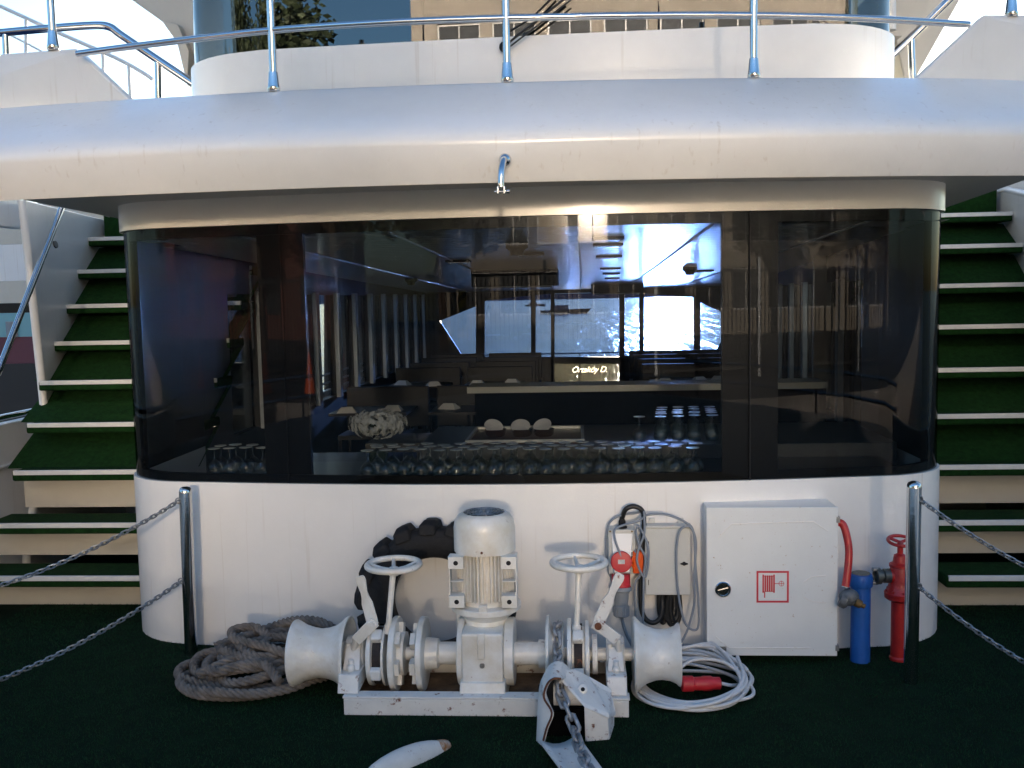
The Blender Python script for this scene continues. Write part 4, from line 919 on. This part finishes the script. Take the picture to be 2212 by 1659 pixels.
MB().lathe([(.028, 0), (.034, .003), (.036, .01), (.036, L_*.28), (.030, L_*.32), (.031, L_*.5), (.034, L_*.55), (.034, L_*.75), (.029, L_*.8), (.029, L_*.97), (.02, L_)], c0, d_, 28).build('connector', REDP, wc_, smooth=35)
MB().tube(cr([c1, c1+V((.05, .0, -.01)), c1+V((.10, .06, -.03))], 6), .0085, 8).build('cable', CABW, wc_, smooth=70)
# ------------------------------------------------------------------ hose cabinet
hc = thing('hose_cabinet', 'white steel fire hose cabinet with a red reel pictogram on its door', 'cabinet', (1.19, 4.9, .05))
A0 = at(1527, 1411, 4.80); B0 = at(1812, 1095, 4.80)
x0, x1, z0, z1 = A0.x, .5*(at(1808, 1408, 4.8).x+B0.x), .045, B0.z
YF = 4.80; YBk = yw(1.2, .5)-.0
MB().b2((x0+.004, YF+.012, z0+.004), (x1-.004, 5.01, z1-.003)).build('body', HULLW, hc, smooth=0, bevel=.003)
MB().b2((x0, YF, z0), (x1, YF+.011, z1)).build('door', mat('cabinet_door', (.70, .72, .72), .35, bump=.05, bscale=120, var=.05, vscale=5, coat=.2, rust=.42, rscale=45, rcol=(.34, .20, .09)), hc, smooth=0, bevel=.003)
W_c = x1-x0; H_c = z1-z0
def dpt(a, b): return V((x0+a*W_c, YF-.0015, z0+b*H_c))
o_ = [(.18, .90), (.82, .905), (.93, .83)]; 
for seg in ([(.09, .80), (.19, .89), (.81, .905), (.92, .84)], [(.07, .13), (.17, .055), (.80, .055)], [(.74, .50), (.80, .535), (.91, .545)], [(.74, .40), (.80, .37), (.91, .36)]):
    MB().tube([dpt(*s) for s in seg], .0022, 6).build('door_crease', HULLW, hc)
lk = dpt(.125, .452); MB().lathe([(.040, 0), (.040, .006), (.036, .010), (.030, .010), (.029, .006)], lk, (0, -1, 0), 32).build('lock_ring', CHROME, hc, smooth=35)
MB().lathe([(.029, 0), (.029, .005)], lk, (0, -1, 0), 28).build('lock_dish', mat('lock_dish', (.06, .10, .10), .2, .6), hc); MB().box(lk+V((0, -.009, 0)), (.052, .008, .006), M.Rotation(-.25, 3, 'Y')).build('lock_bar', CHROME, hc)
SG = thing('x', 'x', 'x') ; bpy.data.objects.remove(SG)
pg = MB(); sx0, sx1, sz0, sz1 = .382, .628, .362, .575
def bar(a0, b0, a1, b1, y=.0): p = dpt(a0, b0); q = dpt(a1, b1); pg.b2((p.x, YF-.0022, p.z), (q.x, YF-.0005, q.z))
t_ = .014
bar(sx0, sz0, sx1, sz0+t_*.9); bar(sx0, sz1-t_*.9, sx1, sz1); bar(sx0, sz0+t_*.9, sx0+t_, sz1-t_*.9); bar(sx1-t_, sz0+t_*.9, sx1, sz1-t_*.9)
for k in range(6):
    a = sx0+.045+k*.0165; bar(a, .435-(.006 if k in (0, 5) else 0), a+.0115, .545+(.006 if k in (0, 5) else 0))
bar(sx0+.054, .4365, sx0+.136, .4400); bar(sx0+.054, .5385, sx0+.136, .5415)
bar(sx0+.139, .4885, sx0+.172, .4925); bar(sx0+.058, .395, sx0+.066, .434)
p = dpt(sx0+.19, .490); pg.torus(p+V((0, .0006, 0)), (0, 1, 0), .0125, .0012, 24, 6)
bar(sx0+.172, .489, sx0+.208, .492); bar(sx0+.1885, .474, sx0+.1915, .4885); bar(sx0+.1885, .4925, sx0+.1915, .506)
pg.build('reel_pictogram', mat('sign_red', (.55, .03, .05), .45), hc, smooth=0)
for b in (.915, .055): p = dpt(.985, b); MB().b2((p.x, YF-.004, p.z-.015), (p.x+.018, YF+.03, p.z+.015)).build('hinge', GALV, hc, bevel=.002)
p = dpt(.018, .012); MB().b2((p.x, YF-.002, p.z), (p.x+.085, YF-.0004, p.z+.038)).build('name_plate', PLATE, hc, smooth=0)
# red hose and nozzle beside it
rh = thing('fire_hose', 'red hose curving out of the cabinet to a grey nozzle', 'hose', (1.55, 4.8, .6))
hp = cr([at(1806, 1128, 4.84), at(1822, 1135, 4.83), at(1833, 1180, 4.80), at(1832, 1225, 4.78), at(1826, 1268, 4.76)], 8)
MB().tube(hp, .0185, 14).build('hose', RED, rh, smooth=60)
MB().torus(hp[-1], (hp[-1]-hp[-2]), .020, .003, 20, 8).build('hose_clip', CHROME, rh)
c = at(1834, 1290, 4.75)
MB().ball(c, .045, 20, (1.1, .85, .95)).build('nozzle_body', NOZ, rh, smooth=60); MB().lathe([(.036, 0), (.040, .01), (.040, .03), (.03, .04)], at(1815, 1293, 4.755), (.9, -.2, -.35), 24).build('nozzle_collar', NOZ, rh)
MB().lathe([(.022, 0), (.020, .03), (.012, .035), (.012, .05)], at(1847, 1300, 4.73), (.9, -.1, -.45), 16).build('nozzle_tip', BRASS, rh)
# blue pipe
bp = thing('blue_pipe', 'blue capped plastic pipe standing beside the cabinet', 'pipe', (1.64, 4.9, 0))
MB().lathe([(.048, -.02), (.048, .39)], (1.632, 4.86, 0), (0, 0, 1), 32).build('pipe', BLUE, bp); MB().lathe([(.055, .385), (.057, .39), (.057, .43), (.054, .445), (.045, .448), (.045, .44), (.0, .436)], (1.632, 4.86, 0), (0, 0, 1), 32).build('cap', BLUE, bp, smooth=35)
MB().lathe([(.044, 0), (.044, .0025)], (1.632, 4.86, .4495), (0, 0, 1), 28).build('cap_dirt', mat('cap_dirt', (.22, .20, .16), .9, var=.4, vscale=60), bp)
# red hydrant
hy = thing('fire_hydrant', 'red pipe hydrant with a small handwheel and grey hose coupling', 'hydrant', (1.83, 4.9, 0)); HX, HY = 1.828, 4.88
MB().lathe([(.046, -.01), (.046, .012), (.040, .02), (.040, .32)], (HX, HY, 0), (0, 0, 1), 32).build('riser_pipe', RED, hy, smooth=35)
MB().lathe([(.04, .300), (.055, .306), (.072, .318), (.074, .345), (.062, .36), (.055, .38), (.05, .40), (.05, .46), (.045, .475), (.052, .478), (.052, .49), (.035, .50), (.03, .535), (.014, .545), (.014, .585)], (HX, HY, 0), (0, 0, 1), 32).build('valve_body', RED, hy, smooth=35)
bl = MB()
for k in range(8): a = 2*PI*k/8; bl.cyl((HX+.062*math.cos(a), HY+.062*math.sin(a), .345), (HX+.062*math.cos(a), HY+.062*math.sin(a), .362), .008, n=6)
bl.build('flange_bolts', RED, hy)
MB().lathe([(.03, 0), (.034, .02), (.034, .055)], (HX, HY, .432), (-1, -.1, 0), 24).build('outlet', RED, hy)
MB().lathe([(.036, 0), (.036, .03), (.028, .034), (.028, .045), (.041, .048), (.041, .07), (.03, .072), (.028, .06)], (HX-.052, HY-.005, .432), (-1, -.1, 0), 24).build('coupling', mat('coupling_metal', (.12, .13, .12), .45, .7, bump=.3, bscale=60), hy, smooth=35)
for zz in (-.034, .034): MB().box((HX-.125, HY-.012, .432+zz), (.03, .025, .016)).build('coupling_claw', GALV, hy, bevel=.003)
hub = V((HX, HY, .60)); MB().torus(hub+V((0, 0, .008)), (0, -.22, 1), .058, .0085, 36, 10).build('handwheel_rim', RED, hy, smooth=60)
for k in range(3): a = 2*PI*k/3+.4; MB().tube([hub, hub+V((.056*math.cos(a), .055*math.sin(a), .008+.012*math.sin(a)))], .008, 8).build('handwheel_spoke', RED, hy)
MB().lathe([(.012, 0), (.016, .006), (.01, .022)], hub+V((0, 0, -.014)), (0, 0, 1), 14).build('handwheel_hub', RED, hy)
# ------------------------------------------------------------------ chrome posts and barrier chains
def post_(lab, x, y, lean, h, r=.033):
    t = thing('barrier_post', lab, 'post', (x, y, 0), 'polished barrier posts')
    b = V((x, y, -.005)); a = V((x+lean, y, h)); d = (a-b); L_ = d.length
    MB().lathe([(r, 0), (r, L_-.03), (r*.96, L_-.016), (r*.8, L_-.005), (r*.4, L_+.001), (0.001, L_+.002)], b, d, 36).build('tube', CHROME, t, smooth=60)
    return t
bL = atz(413, 1412); aL = at(400, 1052, bL.y)
pL = post_('polished steel post left of the window, rope pile at its foot', bL.x, bL.y, aL.x-bL.x, aL.z)
bR = atz(1967, 1474); aR = at(1975, 1040, bR.y)
pR = post_('polished steel post in front of the red hydrant', bR.x, bR.y, aR.x-bR.x, aR.z)
tag(MB().b2((bL.x-.055, bL.y+.05, 0), (bL.x-.02, bL.y+.085, .375)).build('rusty_stake', mat('rust_brown', (.10, .03, .02), .8, bump=.4, bscale=60, var=.5, vscale=20), bevel=.004), 'short dark red rusty stake behind the left steel post', 'stake')
def bchain(lab, u0, v0, y0, u1, v1, y1, sag, par):
    a = at(u0, v0, y0); b = at(u1, v1, y1); t = thing('barrier_chain', lab, 'chain', a, 'barrier chains'); n = 24
    P = [a.lerp(b, i/n)+V((0, 0, -4*sag*(i/n)*(1-i/n))) for i in range(n+1)]
    MB().chain(P, .026, .0038, .010, 6).build('links', GALV, t, smooth=60)
    MB().torus(a+V((0, 0, .0)), (0, 1, .3), .016, .004, 18, 8).build('eye_ring', GALV, t)
bchain('upper chain hanging from the left post toward the left edge', 386, 1082, bL.y-.02, -90, 1292, 4.25, .05, pL)
bchain('lower chain hanging from the left post over the dark turf', 392, 1255, bL.y-.02, -90, 1502, 4.1, .05, pL)
bchain('upper chain hanging from the right post across the right steps', 1985, 1078, bR.y-.02, 2300, 1265, 4.5, .025, pR)
bchain('lower chain hanging from the right post toward the right edge', 1983, 1266, bR.y-.02, 2300, 1478, 4.4, .03, pR)
# ------------------------------------------------------------------ electrical boxes on the wall
YE = 4.86
sb = thing('socket_box', 'pale grey industrial socket box with a round red flap and grey plug below', 'socket', (.41, 4.87, .5))
p0 = at(1316, 1145, YE); p1 = at(1368, 1240, YE)
sxc = (p0.x+p1.x)/2; wv = abs(p1.x-p0.x)/2
MB().hull([(p0.x-.005, YE, p0.z), (p1.x+.012, YE, p0.z), (p0.x+.0, YE+.08, p0.z+.012), (p1.x+.012, YE+.08, p0.z+.012), (p0.x-.005, YE, p1.z), (p1.x+.012, YE, p1.z), (p0.x+.005, YE+.08, p1.z-.02), (p1.x+.005, YE+.08, p1.z-.02)]).build('case', GREYB, sb, smooth=0, bevel=.006)
MB().hull([(p0.x+.010, YE-.002, p0.z-.015), (p1.x-.0, YE-.002, p0.z-.015), (p0.x+.022, YE-.045, p1.z+.02), (p1.x-.02, YE-.045, p1.z+.02), (p0.x+.018, YE-.002, p1.z), (p1.x-.012, YE-.002, p1.z)]).build('sloping_front', mat('pale_enclosure', (.62, .66, .70), .35), sb, smooth=0, bevel=.004)
cf = at(1342, 1213, YE-.05); MB().lathe([(.050, 0), (.053, .003), (.053, .014), (.050, .018), (.045, .019)], cf, (0, -1, .1), 40).build('flap', REDP, sb, smooth=35)
MB().box(cf+V((.0, -.0205, .004)), (.034, .002, .022)).build('flap_label', LABEL, sb)
cp = at(1341, 1240, YE-.02); d_ = V((.0, -.12, -1)).normalized(); 
MB().lathe([(.047, 0), (.047, .06), (.050, .062)], cp, d_, 32).build('plug_shroud', REDP, sb, smooth=35)
MB().lathe([(.052, .063), (.054, .066), (.054, .082), (.046, .086), (.040, .10), (.034, .15), (.034, .155)], cp, d_, 32).build('plug_body', GREYP, sb, smooth=35)
pk = MB(); pk.lathe([(.034, .156), (.039, .16), (.039, .21), (.030, .215), (.02, .218)], cp, d_, 24)
for k in range(16):
    a = 2*PI*k/16; x_, y_2 = frame_of(d_); e = x_*math.cos(a)+y_2*math.sin(a); pk.tube([cp+d_*.162+e*.039, cp+d_*.208+e*.039], .0028, 6)
pk.build('plug_nut', GREYP, sb, smooth=35)
pc0 = cp+d_*.215; MB().tube(cr([pc0, pc0+V((.02, .0, -.08)), pc0+V((.06, .01, -.17)), pc0+V((.09, .0, -.26))], 6), .0085, 10).build('plug_cable', CABLE, sb, smooth=60)
for (u, v) in ((1318, 1148), (1365, 1148)): MB().cyl(at(u, v, YE-.001), at(u, v, YE-.004), .005, n=10).build('screw', BRASS, sb)
g0 = at(1344, 1140, YE+.035)
MB().lathe([(.026, 0), (.024, .008), (.018, .012), (.018, .035), (.013, .045), (.012, .055)], g0, (0, 0, 1), 20).build('cable_gland', RUBBER, sb, smooth=35)
bk = thing('black_cable', 'thick black cable arching out of the socket box and down behind it', 'cable', g0)
MB().tube(cr([g0+V((0, 0, .05)), at(1352, 1100, YE), at(1370, 1094, YE), at(1388, 1105, YE), at(1391, 1140, YE+.02), at(1386, 1200, YE+.03), at(1384, 1300, YE+.02), at(1393, 1335, YE), at(1412, 1345, YE), at(1428, 1330, YE+.01), at(1431, 1290, YE+.03)], 8), .0125, 12).build('cable', BLK, bk, smooth=60)
MB().tube([(g0+V((-.014, 0, .058))), (g0+V((.014, -.01, .062)))], .004, 8).build('cable_tie', CABW, bk)
tb = thing('control_box', 'light grey steel control box with a black latch on the wall', 'switch box', (.68, 4.87, .5))
p0 = at(1393, 1140, YE); p1 = at(1492, 1284, YE); x0, x1 = p0.x, p1.x; z0, z1 = p1.z, p0.z
MB().b2((x0+.003, YE+.01, z0), (x1+.002, yw(.7, .5)-.004, z1+.006)).build('case', GREYB, tb, smooth=0, bevel=.004)
MB().b2((x0, YE-.004, z0-.002), (x1, YE+.008, z1-.002)).build('door', GREYB, tb, smooth=0, bevel=.003)
MB().b2((x0-.004, YE-.010, z1), (x1+.006, YE+.06, z1+.010)).build('rain_lip', GREYB, tb, smooth=0, bevel=.002)
p = at(1478, 1218, YE-.01); m = MB(); m.ball(p, .012, 14, (1.7, .8, .5)); m.cyl(p, p+V((0, .008, 0)), .010, n=14); m.build('latch', RUBBER, tb)
for (u, v) in ((1401, 1175), (1401, 1258)): q = at(u, v, YE-.005); MB().b2((q.x-.0015, YE-.007, q.z-.014), (q.x+.0015, YE-.0045, q.z+.014)).build('hinge_slot', RUBBER, tb, smooth=0)
for u in (1408, 1470): q = at(u, 1128, yw(.7, .7)-.008); MB().b2((q.x-.015, q.y-.004, q.z-.03), (q.x+.015, q.y+.004, q.z+.022)).build('wall_lug', GREYB, tb, bevel=.003)
oc = thing('orange_plug', 'bright orange plug hanging between the two wall boxes', 'plug', (.52, 4.83, .5))
q = at(1378, 1213, YE-.005); MB().hull([q+V((a*.026, b*.018, c)) for a in (-1, 1) for b in (-1, 1) for c in (-.058, .055)]+[q+V((0, -.024, c)) for c in (-.045, .045)]).build('plug_body', ORANGE, oc, bevel=.006, smooth=30)
MB().tube(cr([q+V((-.022, -.02, .035)), q+V((-.034, -.03, 0)), q+V((-.022, -.02, -.03))], 5), .005, 8).build('plug_rib', ORANGE, oc)
def cable(lab, pts, Y, r=.006, mt_=None, grp='grey cables looped round the wall boxes', nm='looped_cable'):
    P = [at(p[0], p[1], (p[2] if len(p) > 2 else Y)) for p in pts]
    o = MB().tube(cr(P, 8), r, 10).build(nm, mt_ or CABLE, smooth=60); return tag(o, lab, 'cable', grp)
cable('grey cable arching over both boxes and down between the control box and the cabinet', [(1345, 1210, 4.80), (1330, 1170, 4.80), (1328, 1145, 4.83), (1345, 1135), (1380, 1125), (1400, 1112), (1440, 1112), (1480, 1128), (1498, 1150), (1502, 1220), (1508, 1290), (1509, 1350), (1497, 1361), (1480, 1345), (1468, 1300), (1462, 1240), (1462, 1180), (1470, 1145), (1490, 1138), (1503, 1170), (1500, 1240), (1500, 1300), (1490, 1345), (1480, 1372), (1466, 1395)], 4.83)
cable('grey cable curling round the left side of the socket box', [(1390, 1102), (1375, 1108), (1345, 1112), (1320, 1125), (1311, 1150), (1310, 1200), (1316, 1238), (1324, 1250)], 4.88)
cable('grey cable hanging in a narrow loop over the orange plug', [(1391, 1104), (1392, 1150), (1380, 1185), (1376, 1210), (1384, 1236), (1394, 1246), (1400, 1220), (1400, 1180), (1384, 1142), (1378, 1138), (1374, 1150), (1382, 1180), (1394, 1205), (1391, 1240), (1390, 1300), (1388, 1370)], 4.815)
cable('thin grey cable dropping from the orange plug to the deck', [(1372, 1190), (1382, 1240), (1372, 1262), (1373, 1330), (1376, 1380)], 4.84)
cable('grey cable running low along the wall to the cabinet', [(1440, 1402), (1480, 1393), (1524, 1397)], 4.88)
blp = thing('black_cable_coil', 'bundle of thick black cable loops hanging below the control box', 'cable', tuple(at(1445, 1310, 4.9)))
for (pts) in ([(1424, 1282), (1424, 1320), (1432, 1345), (1440, 1320), (1436, 1282)], [(1444, 1282), (1440, 1320), (1448, 1348), (1462, 1346), (1469, 1320), (1467, 1282)], [(1450, 1282), (1447, 1315), (1455, 1340), (1464, 1325), (1460, 1282)], [(1430, 1282), (1434, 1330), (1450, 1338), (1457, 1310), (1455, 1284)]):
    MB().tube(cr([at(u, v, 4.885+.01*i) for i, (u, v) in enumerate(pts)], 8), .0125, 10).build('cable_loop', BLK, blp, smooth=60)
# ================================================================== ON THE QUAY, BEHIND THE CAMERA (seen in the glass)
fb = thing('bow_bulwark', 'white bow bulwark with a top rail curving round the foredeck behind the camera', 'bulwark', (0, 0, 0))
bow = cr([(3.72, 3.1, 0), (3.2, .8, 0), (1.8, -1.2, 0), (0, -2.2, 0), (-1.8, -1.2, 0), (-3.2, .8, 0), (-3.72, 3.1, 0)], 6)
MB().grid([[V((p.x, p.y, -.3)) for p in bow], [V((p.x*1.05, p.y*1.05-.02, .72)) for p in bow], [V((p.x*1.07, p.y*1.07-.03, .72)) for p in bow], [V((p.x*1.03, p.y*1.03-.03, -.3)) for p in bow]]).build('plating', HULLW, fb)
for z in (.92, 1.12): MB().tube([V((p.x*1.06, p.y*1.06, z)) for p in bow], .018, 8).build('rail', CHROME, fb)
for i in range(0, len(bow), 5): p = bow[i]; MB().tube([(p.x*1.06, p.y*1.06, .72), (p.x*1.06, p.y*1.06, 1.12)], .016, 8).build('stanchion', CHROME, fb)
bd = thing('quay_building', 'tall cream building with rows of glazed windows along the quay behind the camera', 'building', (8, -26, .35))
bdw = MB(); bx0, bx1 = -6.9, 26.; fl_h = 3.1; zb0 = .35
cols = [bx0+1.2+2.55*i for i in range(12)]
# facade as piers and spandrels with real openings
for fi in range(5):
    z0 = zb0+fi*fl_h; wb, wt_ = (.35, 2.8) if fi in (1, 2) else (.9, 2.5); bdw.b2((bx0, -26, z0), (bx1, -25.6, z0+wb)); bdw.b2((bx0, -26, z0+wt_), (bx1, -25.6, z0+fl_h))
    xx = bx0
    for c in cols: bdw.b2((xx, -25.999, z0+wb), (c, -25.601, z0+wt_)); xx = c+2.0
    bdw.b2((xx, -25.999, z0+wb), (bx1, -25.601, z0+wt_))
bdw.b2((bx0, -34, zb0), (bx1, -26.001, zb0+5*fl_h)); bdw.b2((bx0-.3, -34, zb0+5*fl_h), (bx1+.3, -25.3, zb0+5*fl_h+.5))
bdw.build('facade', FACADE, bd, smooth=0)
DG = mat('dark_building_glass', (.02, .025, .03), .5, spec=.4)
for fi in range(5):
    for ci, c in enumerate(cols):
        lit = (fi, ci) in ((1, 2), (1, 3), (2, 3))  # panes picked so their sun glints land on the boat
        wb, wt_ = (.35, 2.8) if fi in (1, 2) else (.9, 2.5); hh = wt_-wb; f_ = MB(); z0 = zb0+fi*fl_h+wb
        f_.b2((c, -25.86, z0), (c+.07, -25.80, z0+hh)); f_.b2((c+1.93, -25.86, z0), (c+2.0, -25.80, z0+hh)); f_.b2((c+.97, -25.86, z0), (c+1.03, -25.80, z0+hh)); f_.b2((c+.07, -25.86, z0), (c+.97, -25.8, z0+.07)); f_.b2((c+1.03, -25.86, z0), (c+1.93, -25.8, z0+.07)); f_.b2((c+.07, -25.86, z0+hh-.07), (c+.97, -25.8, z0+hh)); f_.b2((c+1.03, -25.86, z0+hh-.07), (c+1.93, -25.8, z0+hh))
        fo = f_.build('window', WHITE, bd, smooth=0)
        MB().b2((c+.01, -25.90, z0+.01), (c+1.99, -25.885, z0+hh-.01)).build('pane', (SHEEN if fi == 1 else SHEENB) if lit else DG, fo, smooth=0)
b2_ = thing('quay_building', 'low red brick building with a dark roof on the quay at left behind the camera', 'building', (-24, -27, .35))
MB().b2((-34, -33, .35), (-15, -27, 7.0)).build('facade', BRICK, b2_, smooth=0); MB().b2((-34.4, -33.4, 7.0), (-14.6, -26.6, 7.5)).build('roof', DARKW, b2_, smooth=0)
for i in range(6):
    for j in range(2): MB().b2((-33+3*i, -26.98, 1.4+2.8*j), (-31.8+3*i, -26.95, 3.0+2.8*j)).build('window', DG, b2_, smooth=0)
fe = thing('quay_fence', 'tall dark steel bar fence along the quay behind the camera', 'fence', (0, -7.2, .35))
fm = MB(); x = -22
while x < 22: fm.b2((x-.012, -7.212, .4), (x+.012, -7.188, 2.35)); x += .13
fm.b2((-22, -7.23, .5), (22, -7.17, .55)); fm.b2((-22, -7.23, 2.25), (22, -7.17, 2.3)); fm.build('bar_panel', DARK, fe, smooth=0)
for i in range(15): x = -22+3.14*i; MB().b2((x-.04, -7.26, .35), (x+.04, -7.14, 2.5)).build('post', GALV, fe, smooth=0)
cn = thing('traffic_cone', 'x', 'traffic cone', (0, 0, 0)); MB().lathe([(.16, .03), (.02, .70), (.015, .70)], (0, 0, 0), (0, 0, 1), 20).build('cone', CONE, cn, smooth=35); MB().b2((-.2, -.2, 0), (.2, .2, .03)).build('base', RUBBER, cn); MB().lathe([(.1, .30), (.075, .42)], (0, 0, 0), (0, 0, 1), 20, False, False).build('band', CABW, cn)
for i, (x, y, lab) in enumerate(((-7.4, -4.6, 'orange cone nearest the left end of the fence'), (-6.2, -4.9, 'orange cone in the middle of the row on the quay'), (-5.1, -4.7, 'orange cone at the right end of the row on the quay'), (-9.2, -4.4, 'orange cone standing apart at far left on the quay'))):
    c = cn if i == 0 else copy_tree(cn); c.location = (x, y, .35); tag(c, lab, group='orange cones on the quay')
ws = thing('warning_board', 'narrow yellow and black striped warning board on the quay fence', 'sign', (-2.4, -7.1, 1.6))
MB().b2((-2.52, -7.16, 1.3), (-2.28, -7.14, 2.3)).build('board', YEL, ws, smooth=0)
sm_ = MB()
for k in range(4): z = 1.34+.23*k; sm_.prism([(-2.518, -7.139, z), (-2.282, -7.139, z+.12), (-2.282, -7.139, z+.21), (-2.518, -7.139, z+.09)], (0, .004, 0))
sm_.build('stripes', BLACKF, ws, smooth=0)
# trees
def leaves(m, c, r, n, rng, size=.16):
    for _ in range(n):
        d = V((rng.gauss(0, 1), rng.gauss(0, 1), rng.gauss(0, 1))).normalized()*r*rng.random()**.4; d.z *= .75; p = c+d
        a = V((rng.gauss(0, 1), rng.gauss(0, 1), rng.gauss(0, 1))).normalized(); x, y = frame_of(a); s = size*rng.uniform(.6, 1.3)
        m.add([p-x*s, p+y*s*.5, p+x*s, p-y*s*.5], [(0, 1, 2, 3)])
rng = random.Random(9)
tr0 = thing('quay_tree', 'x', 'tree', (0, 0, 0)); tm = MB(); lm = MB()
tm.tube([(0, 0, -.1), (.1, .05, 2), (0, .1, 4.2), (.1, 0, 6.5)], [.26, .2, .15, .06], 10)
for k in range(9):
    a = k*2.4; h = 2.6+.5*k; e = V((math.cos(a), math.sin(a), 0)); r_ = 2.6-.18*k
    tm.tube([V((0, 0, h)), V((0, 0, h+.6))+e*r_*.5, V((0, 0, h+1.1))+e*r_], [.09, .06, .02], 7)
    leaves(lm, V((0, 0, h+1.2))+e*r_*.95, 1.25, 420, rng); leaves(lm, V((0, 0, h+1.0))+e*r_*.45, 1.1, 260, rng)
leaves(lm, V((0, 0, 8)), 1.5, 500, rng)
tm.build('trunk', BARK, tr0); lm.build('crown', LEAF, tr0, smooth=0, merge=False)
for i, (x, y, s, lab) in enumerate(((-9, -13, 1.05, 'leafy tree just left of the cream building on the quay'), (-14, -15, 1.2, 'tall leafy tree in the middle of the quay trees at left'), (-20, -12, 1.0, 'leafy tree before the red brick building'), (-26, -16, 1.25, 'farthest left leafy tree on the quay'), (16, -14, 1.1, 'leafy tree standing before the right part of the cream building'), (23, -13, 1.3, 'farthest right leafy tree on the quay'), (-5.5, -19, 1.0, 'smaller tree at the corner of the cream building'))):
    c = tr0 if i == 0 else copy_tree(tr0); c.location = (x, y, .35); c.scale = (s, s, s); c.rotation_euler.z = i*1.3; tag(c, lab, group='trees along the quay')
# neighbouring boat seen through the opening at left
nb = thing('moored_boat', 'neighbouring boat with white, teal and maroon bands seen through the left opening', 'boat', (-9, 13, 0))
for (v0, v1, mt_, nm) in ((440, 528, BEIGE, 'deck_soffit'), (528, 607, HULLW, 'white_panel'), (607, 655, BEIGE, 'cream_band'), (655, 676, BLACKF, 'window_head'), (676, 728, mat('teal_glass', (.16, .38, .42), .2), 'teal_window'), (728, 786, mat('maroon_paint', (.10, .02, .04), .4), 'maroon_band'), (786, 1100, DARK, 'lower_hull')):
    a = at(20, v0, 12); b = at(20, v1, 12); MB().b2((-14, 12, b.z+.001), (-5.2, 16, a.z-.001)).build(nm, mt_, nb, smooth=0)
a = at(18, 712, 11.9); MB().cyl((a.x, 11.98, a.z-.1), (a.x, 11.98, a.z+.1), .07, n=16).build('round_fitting', GREYP, nb)
# distant boats on the water
for (u, v, Y, w_, lab) in ((1222, 666, 210, 11, 'long low grey boat far out on the water behind the glass door'), (1157, 655, 420, 9, 'tiny dark boat near the far shore left of the door')):
    p = at(u, v, Y); t = thing('distant_boat', lab, 'boat', (p.x, Y, -1.5))
    MB().hull([(p.x-w_/2, Y, -1.4), (p.x+w_/2, Y, -.5), (p.x-w_/2, Y+2.5, -1.4), (p.x+w_/2, Y+2.5, -.5), (p.x-w_/2, Y, -.8), (p.x+w_*.42, Y, -1.5), (p.x-w_/2, Y+2.5, -.8), (p.x+w_*.42, Y+2.5, -1.5)]).build('hull', DARK, t, smooth=0)
    MB().b2((p.x-w_*.3, Y+.5, -.8), (p.x+w_*.05, Y+2, .3)).build('cabin', GREYP, t, smooth=0)
